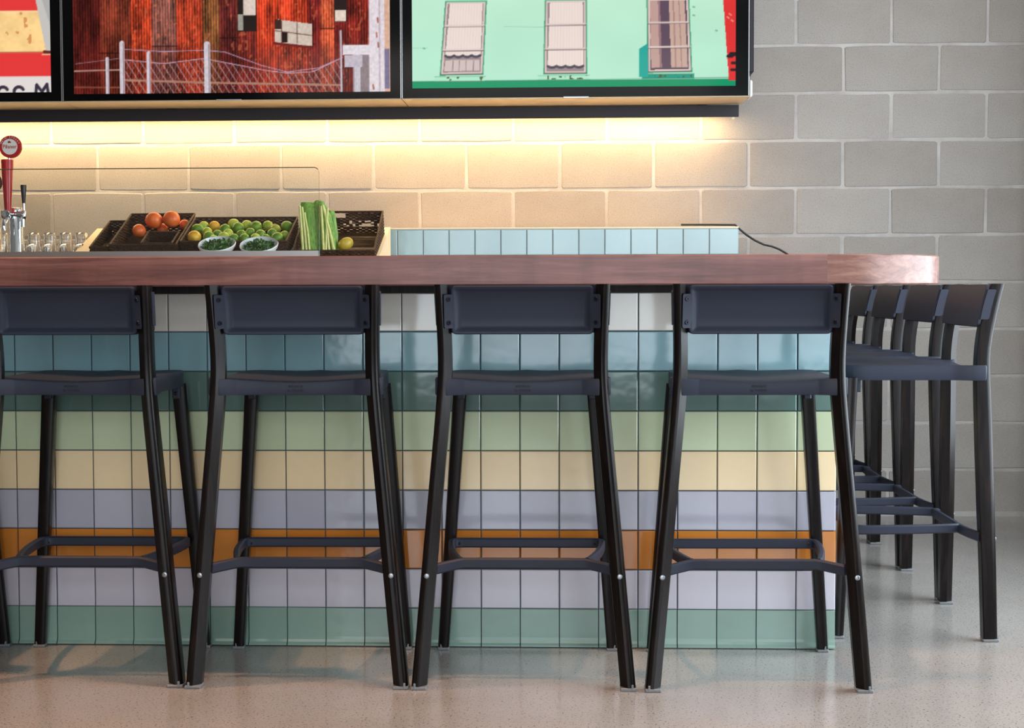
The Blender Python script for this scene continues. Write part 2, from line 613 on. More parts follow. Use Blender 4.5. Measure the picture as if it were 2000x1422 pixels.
# the return along the side row of stools
sd = MB()
for row in range(9):
    z0 = 0 if row == 0 else Z1 + (row - 1) * TV
    z1 = Z1 if row == 0 else min(Z1 + row * TV, .979)
    for c in range(22):
        sd.cur = row
        y0 = 0.012 + c * TP + G / 2
        sd.box((XE - 0.006, y0, z0 + G / 2), (XE, y0 + TP - G, z1 - G / 2))
so = sd.build('side_tiles', None, bar, mats=m_tiles)
so['kind'] = 'stuff'

# ------------------------------------------------------------------ wooden counter top
OV, RC, CX = 0.28, 0.352, 2.194
ZB, ZT = 0.9985, 1.0748
XO = CX + RC
ct = thing('countertop', 'thick walnut bar top with a rounded corner', 'countertop', (0, 0, 0))


def prism(mb, outline, z0, z1, e=0.003):
    """upright prism over a counter-clockwise outline, with small arris"""
    pts = [Vector((x, y, 0)) for x, y in outline]
    n = len(pts); ins = []
    for i in range(n):
        a, b, c = pts[i - 1], pts[i], pts[(i + 1) % n]
        d1, d2 = (b - a).normalized(), (c - b).normalized()
        n1, n2 = Vector((-d1.y, d1.x, 0)), Vector((-d2.y, d2.x, 0))
        m = (n1 + n2); m = m / max(0.3, m.length ** 2 / 2)
        ins.append(b + m * e)
    rings = [[(p.x, p.y, z0) for p in ins], [(p.x, p.y, z0 + e) for p in pts], [(p.x, p.y, z1 - e) for p in pts], [(p.x, p.y, z1) for p in ins]]
    mb.loft(rings)
    return mb


YI = 0.44                       # inner edge
prism(MB(), [(-0.95, -OV), (CX, -OV), (CX, YI), (-0.95, YI)], ZB, ZT).build('front_slab', m_counter, ct, 40)
cyc = -OV + RC


def arc(t0, t1, n=10):
    return [(CX + RC * math.sin(t0 + (t1 - t0) * i / n), cyc - RC * math.cos(t0 + (t1 - t0) * i / n)) for i in range(n + 1)]


TJ = math.radians(55)
prism(MB(), arc(0, TJ) + [(CX, cyc)], ZB, ZT).build('corner_block', m_counter2, ct, 40)
prism(MB(), arc(TJ, PI / 2) + [(CX, cyc)], ZB, ZT).build('corner_block', m_counter2, ct, 40)
m_ret = wood('walnut_return', (112, 76, 66), (160, 118, 104), (190, 150, 134), 1.0, 0.32, 'y')
prism(MB(), [(CX, cyc), (XO, cyc), (XO, 2.46), (1.86, 2.46), (1.86, YI), (CX, YI)], ZB, ZT).build('return_slab', m_ret, ct, 40)

# ------------------------------------------------------------------ bar stools
ZS = [0.008, .22, .36, .55, .70, .79, .835, .877, .934, .970, 1.0]
YR = [-.225, -.224, -.222, -.219, -.216, -.213, -.2165, -.225, -.235, -.243, -.251]
YFr = [-.184, -.181, -.177, -.173, -.171, -.172, -.1745, -.181, -.192, -.201, -.211]
XOz = [0, .29, .44, .67, .74, .78, .825, .89, 1.0]
XOv = [.278, .2515, .238, .2165, .2105, .2085, .208, .2097, .2136]


def smooth_tab(zs, vs, n=34):
    zz = np.linspace(zs[0], zs[-1], n)
    y = np.interp(zz, zs, vs)
    for _ in range(2):
        y[1:-1] = (y[:-2] + 2 * y[1:-1] + y[2:]) / 4
    return zz, y


def rear_leg(side):
    mb = MB(); rings = []
    zz, yr = smooth_tab(ZS, YR); _, yf = smooth_tab(ZS, YFr)
    xo = np.interp(zz, XOz, XOv)
    for _ in range(2):
        xo[1:-1] = (xo[:-2] + 2 * xo[1:-1] + xo[2:]) / 4
    for z, a, b, x in zip(zz, yr, yf, xo):
        xi = x - (0.038 - 0.004 * z)
        R = 0.014; pts = [(xi, b), (x - .003, b), (x, b - .003)]
        for k in range(5):
            t = PI / 2 * k / 4
            pts.append((x - R + R * math.cos(t), a + R - R * math.sin(t)))
        pts += [(xi + .018, a), (xi, a + .020)]
        ring = [(side * px, py, z) for px, py in pts]
        rings.append(ring if side < 0 else ring[::-1])
    return mb.loft(rings)


def front_leg(side):
    mb = MB(); rings = []
    for k in range(9):
        t = k / 8; z = 0.008 + t * (0.735 - 0.008)
        x = .2465 - .049 * t; w = .030 + .007 * t
        yo = .225 - .034 * t; d = .028 + .010 * t
        xi, yi = x - w, yo - d; R = 0.010
        pts = []
        for cx_, cy_, t0 in ((x - R, yi + R, -PI / 2), (x - R, yo - R, 0), (xi + .004, yo - .004, PI / 2), (xi + .004, yi + .004, PI)):
            rr_ = R if cx_ > xi + .006 else .004
            for q in range(3):
                an = t0 + PI / 2 * q / 2
                pts.append((cx_ + rr_ * math.cos(an), cy_ + rr_ * math.sin(an)))
        ring = [(side * px, py, z) for px, py in pts]
        rings.append(ring if side > 0 else ring[::-1])
    return mb.loft(rings)


def glide(side, rear):
    if rear:
        x1, x0, y0, y1 = .2785, .2385, -.2265, -.183
    else:
        x1, x0, y0, y1 = .247, .2155, .1965, .2265
    mb = MB()
    a, b = (x0, x1) if side > 0 else (-x1, -x0)
    mb.bbox((a, y0, 0), (b, y1, 0.0085), 0.002)
    xm = b - .010 if side > 0 else a + .010           # clip rising up the leg
    yy = y0 if rear else y0 + .001
    mb.bbox((xm - .0028, yy - .0008, 0.004), (xm + .0028, yy + .004, 0.017), 0.001)
    return mb


SEAT_OUT = [(0, -.191), (.075, -.191), (.142, -.191), (.149, -.1925), (.184, -.2085), (.188, -.2085), (.190, -.203), (.208, -.203), (.2155, -.198), (.2160, -.192), (.2155, -.162),
            (.1975, -.128), (.195, -.10), (.195, -.02), (.195, .06), (.195, .13)]
for k in range(1, 6):
    t = PI / 2 * k / 5
    SEAT_OUT.append((.140 + .055 * math.cos(t), .145 + .055 * math.sin(t)))
SEAT_OUT += [(.09, .2045), (.045, .2065), (0, .207)]
SEAT_FULL = SEAT_OUT + [(-x, y) for x, y in SEAT_OUT[-2:0:-1]]


def seat_z(x, y):
    u = x / .2; w = (y + .2) / .4
    dip = 0.011 * math.exp(-(u / .62) ** 2) * (0.55 + 0.45 * math.sin(PI * min(1, max(0, w))))
    ridge = 0.004 * math.exp(-(u / .16) ** 2) * max(0, w - .45) * 1.8
    rear = -0.007 * max(0, 0.25 - w) / .25 * (1 - min(1, abs(u)) ** 3)
    return 0.7715 - dip + ridge + rear


def make_seat():
    mb = MB(); rings = []
    cy = 0.0
    for s in (0.02, .2, .4, .6, .75, .87, .94, .975, .993):
        rings.append([(x * s, cy + (y - cy) * s, seat_z(x * s, y * s)) for x, y in SEAT_FULL])
    rings.append([(x, y, seat_z(x, y) - .004) for x, y in SEAT_FULL])
    rings.append([(x, y, .7315) for x, y in SEAT_FULL])
    rings.append([(x * .994, y * .994, .728) for x, y in SEAT_FULL])
    rings.append([(x * .965, y * .965, .729) for x, y in SEAT_FULL])
    rings.append([(x * .95, y * .95, .752) for x, y in SEAT_FULL])
    rings.append([(x * .05, y * .05, .752) for x, y in SEAT_FULL])
    mb.loft(rings[::-1])
    return mb


def make_back():
    """cast pan: smooth front face, recessed rear face, side flanges on the legs"""
    mb = MB()
    hw, z0, z1 = 0.1735, 0.878, 0.9975
    xs = sorted(set([round(s * x, 5) for s in (-1, 1) for x in (0, .04, .08, .11, .135, .142, .148, .154, .160, .1645, .168, .171, .1735)]))
    zs = [z0, z0 + .002, z0 + .005, z0 + .009, z0 + .013, z0 + .017, z0 + .021, z0 + .04, z0 + .06, z0 + .08, z1 - .017, z1 - .013, z1 - .009, z1 - .006, z1 - .003, z1]
    rc = 0.012

    def lean(z):
        return interp([.878, .934, 1.0], [-.199, -.207, -.222], z)

    def legf(z):                                       # front face of the legs
        return interp(ZS, YFr, z)

    def pull(x, z):                                   # round the outline corners
        sx = 1 if x > 0 else -1
        ax = abs(x); cx_, czt, czb = hw - rc, z1 - rc, z0 + rc
        if ax > cx_ and (z > czt or z < czb):
            cz = czt if z > czt else czb
            d = math.hypot(ax - cx_, z - cz)
            m = max(ax - cx_, abs(z - cz))
            if d > 1e-6:
                k = m / d
                return sx * (cx_ + (ax - cx_) * k), cz + (z - cz) * k
        return x, z

    def rear(x, z):
        d = min(hw - abs(x), z - z0, (z1 - z) * 1.0)
        t = min(1, max(0, (d - .004) / .017)); t = t * t * (3 - 2 * t)
        return lean(z) - .0145 + .0125 * t

    nx, nz = len(xs), len(zs)
    vs = []
    for z in zs:
        for x in xs:
            px, pz = pull(x, z); e = .002 if (abs(x) > hw - .001 or z in (z0, z1)) else 0
            vs.append((px, rear(x, z) + e, pz))
    for z in zs:
        for x in xs:
            px, pz = pull(x, z); e = .002 if (abs(x) > hw - .001 or z in (z0, z1)) else 0
            vs.append((px, legf(z) + 0.004 - e, pz))
    fs = []
    o = nx * nz
    for j in range(nz - 1):
        for i in range(nx - 1):
            a = j * nx + i
            fs.append((a, a + 1, a + nx + 1, a + nx))
            fs.append((o + a + 1, o + a, o + a + nx, o + a + nx + 1))
    for i in range(nx - 1):
        fs.append((o + i, o + i + 1, i + 1, i))
        a = (nz - 1) * nx + i
        fs.append((a, a + 1, o + a + 1, o + a))
    for j in range(nz - 1):
        a = j * nx
        fs.append((a + nx, o + a + nx, o + a, a))
        a = j * nx + nx - 1
        fs.append((a, o + a, o + a + nx, a + nx))
    mb.add(vs, fs)
    for s in (-1, 1):                                  # flanges lying on the leg facets
        r = []
        for z in (.893, .896, .973, .976):
            k = .003 if z in (.893, .976) else 0
            y = lean(z)
            ring = [(s * (.166), y - .0125, z), (s * (.190 - k), y - .0255, z), (s * (.190 - k), y - .021, z), (s * .166, y - .006, z)]
            r.append(ring if s > 0 else ring[::-1])
        mb.loft(r)
        # ear folded round the outer side of the leg
        r = []
        for z in (.900, .903, .93, .96, .981, .984):
            k = .004 if z in (.900, .984) else 0
            y = legf(z); xo_ = interp(XOz, XOv, z)
            ring = [(s * (xo_ - .004), y + .006, z), (s * (xo_ - .004), y - .020 + k, z), (s * (xo_ + .0022), y - .020 + k, z), (s * (xo_ + .0022), y + .004, z)]
            r.append(ring if s < 0 else ring[::-1])
        mb.loft(r[::-1])
    r = []; zb_, zt_, rc_ = .881, .9985, .012          # smooth front plate across both legs
    for z in [zb_ + rc_ * (1 - math.cos(a)) for a in np.linspace(0, PI / 2, 5)] + list(np.linspace(.905, .975, 5)) + [zt_ - rc_ * (1 - math.cos(a)) for a in np.linspace(PI / 2, 0, 5)]:
        dz = max(0, zb_ + rc_ - z, z - zt_ + rc_)
        w = .2085 - rc_ + math.sqrt(max(0, rc_ ** 2 - dz ** 2)); y = legf(z)
        r.append([(-w, y + .0004, z), (w, y + .0004, z), (w, y + .0075, z), (w - .002, y + .0095, z), (-w + .002, y + .0095, z), (-w, y + .0075, z)])
    mb.loft(r)
    return mb


def make_stool(label, group):
    t = thing('bar_stool', label, 'stool', group=group)
    for s in (-1, 1):
        lg = rear_leg(s).build('leg', m_leg, t, 35)
        glide(s, True).build('foot_glide', m_glide, lg)
        b = MB().lathe([(.0065, 0), (.0065, .002), (.005, .003), (.0026, .003), (.002, .0015)], 14, (s * .237, -.2225, .284), (0, -1, 0)).build('bolt', m_steel, lg, 40)
    for s in (-1, 1):
        lg = front_leg(s).build('leg', m_leg, t, 35)
        glide(s, False).build('foot_glide', m_glide, lg)
        br = MB().bbox((s * .176 - .010, .1435, .694), (s * .176 + .010, .158, .735), .0025).build('bracket', m_cast, t, 30)
        MB().lathe([(.0055, 0), (.0055, .001), (.003, .002), (.002, .001)], 12, (s * .176, .1437, .709), (0, -1, 0)).build('screw', m_bolt, br, 40)
    st = make_seat().build('seat', m_cast, t, 38)
    for body, size, z, sp in (('emeco', .0125, .7505, 1.08), ('by YOUNG', .0082, .7395, 1.02)):
        me = text_mesh(body, size, 'lettering', sp, 0.0006, 0.00022)
        me.materials.clear(); me.materials.append(m_ink.m)
        o = place('lettering', me, st, (0, -.1911, z)); o.rotation_euler = (PI / 2, 0, 0)
    bk = make_back().build('backrest', m_cast, t, 38)
    for s in (-1, 1):
        for z in (.907, .964):
            y = interp([.878, .934, 1.0], [-.199, -.207, -.222], z) - .0195
            MB().lathe([(.0058, -.001), (.0058, .0018), (.0048, .0028), (.0026, .0028), (.0018, .001)], 14, (s * .1795, y, z), (s * -.5, -1, 0)).build('screw', m_bolt, bk, 40)
    zf = 0.303
    ring = [(-.150, -.142), (.150, -.142)]
    side = [(.158, -.138), (.163, -.128), (.170, -.10), (.181, -.05), (.190, .0), (.197, .06), (.201, .11), (.202, .140), (.198, .156), (.188, .164), (.17, .166)]
    pts = side + [(-x, y) for x, y in side[::-1]]
    mb = MB().bar([(x, y, zf) for x, y in pts], .016, .026, .004)
    for s in (-1, 1):
        MB().bar([(s * .118, -.142, zf - .001), (s * .150, -.142, zf - .001), (s * .168, -.146, zf - .003), (s * .200, -.160, zf - .008), (s * .240, -.182, zf - .014)], .0165, .0265, .004).build('foot_strut', m_cast, t, 35)
    fr = mb.build('foot_ring', m_cast, t, 35)
    MB().bar([(-.1195, -.142, zf - .001), (.1195, -.142, zf - .001)], .0172, .0272, .004).build('foot_bar', m_cast, t, 35)
    for s in (-1, 1):
        MB().lathe([(.006, 0), (.006, .001), (.003, .002), (.002, .001)], 12, (s * .1855, .1575, zf), (0, -1, 0)).build('screw', m_bolt, fr, 40)
    return t


FG, SG = 'bar stools along the tiled front', 'bar stools along the side return'
front = [
    (-0.262, -.240, 0.0, 'dark bar stool at the tiled front, farthest from the rounded counter corner'),
    (0.3010, -.240, 0.2, 'dark bar stool at the tiled front, fourth from the rounded counter corner'),
    (0.8620, -.243, 0.8, 'dark bar stool at the tiled front, third from the rounded counter corner'),
    (1.4265, -.241, 0.3, 'dark bar stool at the tiled front, second from the rounded counter corner'),
    (2.0010, -.242, 1.1, 'dark bar stool at the tiled front, next to the rounded counter corner'),
]
proto = make_stool(front[0][3], FG)
for i, (x, y, a, lab) in enumerate(front):
    o = proto if i == 0 else copy_tree(proto)
    o.location = (x, y, 0); o.rotation_euler = (0, 0, math.radians(a)); o['label'] = lab; o['group'] = FG
sidel = ['dark bar stool at the side return, next to the rounded counter corner',
         'dark bar stool at the side return, third from the block wall',
         'dark bar stool at the side return, second from the block wall',
         'dark bar stool at the side return, nearest the block wall']
for i, lab in enumerate(sidel):
    o = copy_tree(proto)
    o.location = (2.511 + (0, .002, -.002, .001)[i], 0.372 + 0.567 * i, 0)
    o.rotation_euler = (0, 0, PI / 2 + math.radians((0, .5, -.4, .2)[i])); o['label'] = lab; o['group'] = SG

# ------------------------------------------------------------------ back counter and tiled ledge
ZBK = 1.0748
bc = thing('back_counter', 'back bar cabinet with a steel worktop against the block wall', 'counter')
MB().box((-1.7, 1.66, 0), (1.80, WY - .015, ZBK - .03)).build('cabinet', m_carcass, bc)
MB().bbox((-1.7, 1.60, ZBK - .03), (1.80, WY - .015, ZBK), .003).build('worktop', m_worktop, bc)

LX0, LX1, LY, LZ = P(752, 470, 2.2).x, P(1443, 470, 2.2).x, 2.2, 1.243
lg = thing('tiled_ledge', 'low ledge faced with pale blue glazed tiles against the block wall', 'ledge')
MB().box((LX0 - .05, LY + .008, ZBK + .0008), (LX1 - .004, WY - .015, LZ - .004)).build('core', m_lgrout, lg)
MB().bbox((LX0 - .05, LY + .004, LZ - .004), (LX1, WY - .015, LZ + .003), .001).build('cap', m_cream, lg)
xs_ = [LX0] + [P(776, 470, 2.2).x + .108 * k for k in range(0, 13)]
xs_ = [x for x in xs_ if x < LX1 - .03] + [LX1]
for row, (z0, z1) in enumerate(((LZ - .005 - .108, LZ - .005), (ZBK + .001, LZ - .005 - .108))):
    for a, b in zip(xs_[:-1], xs_[1:]):
        me = tile_mesh(b - a - G, z1 - z0 - G, m_ledgetile)
        o = place('tile', me, lg, ((a + b) / 2, LY, (z0 + z1) / 2))
        o.rotation_euler = (rt.uniform(-.006, .006), 0, rt.uniform(-.008, .008))

cord = MB().tube([P(1330, 439, 2.33), P(1390, 439, 2.33), P(1436, 439.5, 2.31), P(1446, 449, 2.30), P(1458, 459, 2.31), P(1475, 470, 2.33), P(1492, 478, 2.34),
                  P(1508, 481.5, 2.34), P(1522, 487, 2.34), P(1534, 494, 2.34), P(1544, 501, 2.34), P(1550, 510, 2.33)], 0.0045, 8).build('power_cord', m_cord, None, 60)
tag(cord, 'thin black cord hanging off the end of the blue tiled ledge', 'cord')

# ------------------------------------------------------------------ screens on the wall
TVY, TZ = 2.10, 1.766
DISP_H = 0.745


class Canvas:
    """flat picture shown on a screen, drawn in photo pixels (y up from the picture's bottom)"""
    def __init__(self, w, h, base, seed):
        self.w, self.h = w, h
        self.a = np.zeros((h, w, 3)); self.a[:] = base
        self.yy, self.xx = np.mgrid[0:h, 0:w].astype(float)
        self.rng = np.random.default_rng(seed)

    def smooth(self, sx, sy):
        gh, gw = int(self.h / sy) + 3, int(self.w / sx) + 3
        g = self.rng.random((gh, gw))
        y = self.yy / sy; x = self.xx / sx
        y0 = y.astype(int); x0 = x.astype(int); fy = y - y0; fx = x - x0
        fy = fy * fy * (3 - 2 * fy); fx = fx * fx * (3 - 2 * fx)
        return (g[y0, x0] * (1 - fx) + g[y0, x0 + 1] * fx) * (1 - fy) + (g[y0 + 1, x0] * (1 - fx) + g[y0 + 1, x0 + 1] * fx) * fy

    def mask(self, pts):
        m = np.zeros((self.h, self.w), bool); n = len(pts)
        for i in range(n):
            x1, y1 = pts[i]; x2, y2 = pts[(i + 1) % n]
            if y1 == y2:
                continue
            c = ((y1 > self.yy) != (y2 > self.yy)) & (self.xx < (x2 - x1) * (self.yy - y1) / (y2 - y1) + x1)
            m ^= c
        return m

    def poly(self, pts, col, alpha=1.0):
        m = self.mask(pts)
        c = np.asarray(col, float)
        c = c[m] if c.ndim == 3 else c
        self.a[m] = self.a[m] * (1 - alpha) + c * alpha

    def rect(self, x0, y0, x1, y1, col, alpha=1.0):
        self.poly([(x0, y0), (x1, y0), (x1, y1), (x0, y1)], col, alpha)

    def line(self, pts, w, col, alpha=1.0):
        for (x1, y1), (x2, y2) in zip(pts[:-1], pts[1:]):
            dx, dy = x2 - x1, y2 - y1; L = dx * dx + dy * dy + 1e-9
            x_lo, x_hi = int(max(0, min(x1, x2) - w - 2)), int(min(self.w, max(x1, x2) + w + 3))
            y_lo, y_hi = int(max(0, min(y1, y2) - w - 2)), int(min(self.h, max(y1, y2) + w + 3))
            if x_lo >= x_hi or y_lo >= y_hi:
                continue
            X, Yv = self.xx[y_lo:y_hi, x_lo:x_hi], self.yy[y_lo:y_hi, x_lo:x_hi]
            t = np.clip(((X - x1) * dx + (Yv - y1) * dy) / L, 0, 1)
            d = np.hypot(X - x1 - t * dx, Yv - y1 - t * dy)
            k = (np.clip(w / 2 + .5 - d, 0, 1) * alpha)[..., None]
            self.a[y_lo:y_hi, x_lo:x_hi] = self.a[y_lo:y_hi, x_lo:x_hi] * (1 - k) + np.array(col, float) * k


def screen_rust():
    W, H = 616, 346
    c = Canvas(W, H, (120, 40, 28), 5)
    yb = 178.0
    X = lambda x: x - 144
    Yp = lambda y: yb - y
    n1, n2, n3 = c.smooth(26, 60), c.smooth(7, 26), c.smooth(3, 5)
    panels = [(0, 54, (84, 26, 22)), (54, 114, (124, 52, 36)), (114, 154, (206, 70, 40)), (154, 203, (140, 84, 74)), (203, 253, (200, 70, 42)),
              (253, 286, (150, 92, 52)), (286, 322, (116, 44, 40)), (322, 359, (126, 44, 36)), (359, 456, (208, 66, 38)), (456, 481, (128, 38, 34)),
              (481, 508, (214, 92, 58)), (508, 536, (122, 36, 32)), (536, 574, (136, 40, 32)), (574, 616, (100, 40, 34))]
    for x0, x1, col in panels:
        c.rect(x0, -1, x1, H + 1, col)
    low = np.clip((105 - c.yy) / 60, 0, 1)[..., None] * 0.45 * (c.xx < 620)[..., None]
    c.a = c.a * (1 - low) + np.array((104, 34, 28)) * low
    stripes = 0.5 + 0.5 * np.sin(c.xx * 2 * PI / 5.2)
    c.a *= (0.60 + 0.50 * stripes + 0.36 * (n1 - .5) + 0.5 * (n2 - .5) + 0.3 * (n3 - .5))[..., None]
    fl = ((c.smooth(3, 7) > .74) & (c.smooth(12, 30) > .5) & (c.xx > 114))
    c.a[fl] = c.a[fl] * .6 + np.array((240, 128, 84)) * .4
    for (x0, x1, y) in ((155, 203, 90), (50, 90, 78), (286, 325, 105), (325, 358, 118), (481, 508, 121), (400, 470, 92)):
        c.line([(x0, y), (x1, y)], 2.2, (44, 14, 12), .8)
    # windows
    c.rect(X(466), Yp(60), X(502), H, (38, 30, 28)); c.rect(X(477), Yp(30), X(501), H, (216, 200, 188)); c.rect(X(466), Yp(58), X(476), Yp(28), (156, 152, 142))
    c.rect(X(652), Yp(44), X(677), H, (44, 30, 30)); c.rect(X(654), Yp(43), X(675), Yp(22), (226, 208, 194))
    q = [(X(537), Yp(38)), (X(609), Yp(48)), (X(608), Yp(90)), (X(536), Yp(82))]
    c.poly(q, (206, 190, 176)); c.poly([(X(537), Yp(38)), (X(550), Yp(40)), (X(550), Yp(58)), (X(537), Yp(57))], (60, 40, 36))
    c.rect(X(551), Yp(82), X(562), Yp(62), (40, 26, 24))
    for x in (550, 580):
        c.line([(X(x), Yp(40 + (x - 537) * .13)), (X(x), Yp(84))], 1.6, (92, 58, 50))
    c.line([(X(537), Yp(60)), (X(608), Yp(70))], 1.6, (92, 58, 50))
    c.line([(X(536), Yp(84)), (X(608), Yp(93))], 5, (110, 30, 28))
    # fence
    wire = (196, 172, 186)
    def topwire(x):
        return np.interp(x, [245, 320, 398, 460, 520, 560, 610, 668], [113, 121, 112, 124, 136, 141, 139, 112])
    for k in range(-30, 60):
        for s in (1, -1):
            pts = []
            for t in range(0, 24):
                y = 178 - t * 3.6
                x = 245 + k * 13.5 + s * (178 - y) * .62
                if 245 < x < 668 and y > topwire(x):
                    pts.append((X(x), Yp(y)))
            if len(pts) > 1:
                c.line(pts, 1.1, wire if s < 0 else (150, 124, 120), .85 if s < 0 else .5)
    c.line([(X(x), Yp(topwire(x))) for x in range(245, 668, 8)], 1.6, (188, 160, 180))
    c.line([(X(245), Yp(93)), (X(320), Yp(98)), (X(400), Yp(96)), (X(440), Yp(100)), (X(510), Yp(126)), (X(560), Yp(139)), (X(620), Yp(132)), (X(668), Yp(112))], 1.5, (178, 150, 178))
    c.line([(X(148), Yp(120)), (X(236), Yp(110))], 1.3, (150, 110, 120)); c.line([(X(146), Yp(134)), (X(236), Yp(132))], 3, (170, 130, 118))
    c.line([(X(245), Yp(152)), (X(400), Yp(158)), (X(665), Yp(165))], 4, (170, 124, 106)); c.line([(X(146), Yp(165)), (X(235), Yp(166))], 3, (130, 70, 56))
    for x, y0, w in ((210, 108, 7), (239, 78, 9), (291, 98, 8), (405, 82, 12)):
        c.line([(X(x), Yp(180)), (X(x), Yp(y0 + 3))], w, (206, 196, 204)); c.line([(X(x + w * .3), Yp(180)), (X(x + w * .3), Yp(y0 + 3))], 1.5, (120, 104, 116))
    # white posts on the right
    c.rect(X(688), Yp(178), X(720), Yp(105), (138, 124, 128)); c.rect(X(690), Yp(178), X(702), Yp(105), (196, 190, 198)); c.rect(X(672), Yp(130), X(706), Yp(108), (190, 180, 192))
    c.rect(X(749), Yp(178), X(760), H, (214, 172, 150)); c.rect(X(744), Yp(172), X(758), Yp(96), (120, 112, 140))
    c.rect(X(719), Yp(178), X(749), H, (222, 212, 218)); c.rect(X(738), Yp(178), X(741), H, (186, 172, 182))
    c.rect(X(668), Yp(107), X(726), Yp(88), (222, 214, 220)); c.line([(X(665), Yp(178)), (X(664), Yp(62))], 4, (190, 178, 190))
    for x, y in ((736, 85), (735, 38), (733, 66), (726, 165)):
        c.line([(X(x), Yp(y)), (X(x) + 1, Yp(y + 8))], 3, (150, 70, 44), .8)
    c.a *= (0.94 + .12 * c.smooth(3, 4))[..., None]
    return c


def screen_mint():
    W, H = 632, 355
    c = Canvas(W, H, (180, 230, 204), 9)
    X = lambda x: x - 806
    Yp = lambda y: 169.0 - y
    g = np.clip((c.yy - 60) / 240, 0, 1)[..., None]
    c.a = c.a * (1 - g * .5) + np.array((226, 250, 220)) * g * .5
    c.a *= (0.985 + 0.03 * c.smooth(60, 60))[..., None]
    c.rect(-1, -1, W, 14, (10, 148, 100)); c.line([(0, 13), (W, 16)], 1.5, (60, 110, 92), .6)
    c.line([(180, 118), (330, 116)], .8, (110, 170, 150), .6); c.line([(0, 78), (30, 78)], .8, (110, 170, 150), .5)
    wins = [([(873, 2), (951, 2), (944, 142), (862, 143)], 0), ([(1068, 2), (1146, 1), (1147, 142), (1065, 142)], 1), ([(1266, 0), (1345, 0), (1351, 140), (1268, 141)], 2)]
    for q, k in wins:
        p = [(X(x), Yp(y)) for x, y in q]
        cx = sum(a for a, _ in p) / 4; cy = sum(b for _, b in p) / 4
        gr = lambda s, dx=0: [(cx + (a - cx) * s + dx, cy + (b - cy) * (1 + (s - 1) * .55)) for a, b in p]
        top = [(a, H) if b > 150 else (a, b) for a, b in p]
        c.poly(gr(1.055), (84, 178, 136)); c.poly(gr(1.0), (218, 198, 190)); 
        inner = gr(.90)
        if k == 2:
            c.poly(inner, (96, 76, 92))
            for a, b, col in ((.0, .22, (190, 156, 148)), (.22, .28, (150, 118, 122)), (.52, .95, (198, 166, 152)), (.62, .66, (168, 132, 126)), (.78, .81, (168, 132, 126))):
                f = lambda t, u: (inner[0][0] * (1 - t) * (1 - u) + inner[1][0] * t * (1 - u) + inner[2][0] * t * u + inner[3][0] * (1 - t) * u,
                                  inner[0][1] * (1 - t) * (1 - u) + inner[1][1] * t * (1 - u) + inner[2][1] * t * u + inner[3][1] * (1 - t) * u)
                c.poly([f(a, 0), f(b, 0), f(min(1, b + .02), .97), f(a + .02, .97)], col)
        else:
            c.poly(inner, (150, 132, 136))
            f = lambda t, u: (inner[0][0] * (1 - t) * (1 - u) + inner[1][0] * t * (1 - u) + inner[2][0] * t * u + inner[3][0] * (1 - t) * u,
                              inner[0][1] * (1 - t) * (1 - u) + inner[1][1] * t * (1 - u) + inner[2][1] * t * u + inner[3][1] * (1 - t) * u)
            ue = .76 if k == 0 else .93
            c.poly([f(.06, 0), f(.97, 0), f(.98, ue), f(.03, ue)], (234, 218, 210))
            for j in range(1, 12):
                c.line([f(.06 + .077 * j, 0), f(.05 + .078 * j, ue)], .8, (214, 196, 190), .7)
            sc_ = [f(.03 + .945 * j / 48, ue + .02 * abs(math.sin(j * PI / 12)) - .005) for j in range(49)]
            c.line(sc_, 4.5, (72, 66, 82))
            if k == 0:
                c.poly([f(.04, .82), f(.96, .82), f(.97, .98), f(.03, .98)], (206, 188, 184))
                for j in (.25, .42, .6, .8):
                    c.line([f(j, .83), f(j, .98)], 1.2, (120, 102, 104))
        for u in (.325, .66):
            a = (p[0][0] * (1 - u) + p[3][0] * u, p[0][1] * (1 - u) + p[3][1] * u); b = (p[1][0] * (1 - u) + p[2][0] * u, p[1][1] * (1 - u) + p[2][1] * u)
            c.line([a, b], 3, (222, 204, 196)); c.line([(a[0], a[1] - 2.4), (b[0], b[1] - 2.4)], 1.2, (92, 78, 86))
        c.line([p[0], p[3]], 1.3, (70, 84, 76), .7); c.line([p[1], p[2]], 1.3, (60, 100, 80), .7); c.line([p[3], p[2]], 1.8, (70, 60, 60), .8)
        x0, x1 = p[3][0] - 12, p[2][0] + 6
        c.rect(x0, p[3][1] - 13, x1, p[3][1] - 4, (172, 228, 198) if k < 2 else (20, 150, 130)); c.line([(x0, p[3][1] - 4), (x1, p[3][1] - 4)], 1.2, (96, 160, 128), .9); c.line([(x0, p[3][1] - 13), (x1, p[3][1] - 13)], 1.4, (60, 110, 86), .8)
        spk = c.smooth(5, 4) > .68
        m = c.mask([(x0 + 18, p[3][1] - 11), (x1 - 3, p[3][1] - 11), (x1 - 3, p[3][1] - 4), (x0 + 18, p[3][1] - 4)]) & spk
        c.a[m] = (76, 92, 40)
    c.poly([(X(1250), Yp(150)), (X(1250), Yp(96)), (X(1266), Yp(86)), (X(1268), Yp(150))], (24, 164, 150))
    c.poly([(X(1410), H), (X(1412), Yp(0)), (X(1424), Yp(158)), (X(1440), Yp(158)), (X(1440), H)], (222, 52, 52))
    for x, y, w in ((1426, 112, 6), (1432, 108, 8), (1434, 125, 5), (1433, 138, 5)):
        c.line([(X(x - 4), Yp(y)), (X(x + 4), Yp(y))], w, (40, 30, 34))
    for x, y in ((1424, 30), (1428, 42), (1420, 36)):
        c.line([(X(x), Yp(y)), (X(x + 4), Yp(y + 3))], 2, (236, 170, 150))
    for x, y in ((828, 91), (1354, 16), (1354, 32), (1398, 62)):
        c.line([(X(x), Yp(y)), (X(x + 3), Yp(y + 1))], 2.5, (90, 150, 110), .8)
    return c


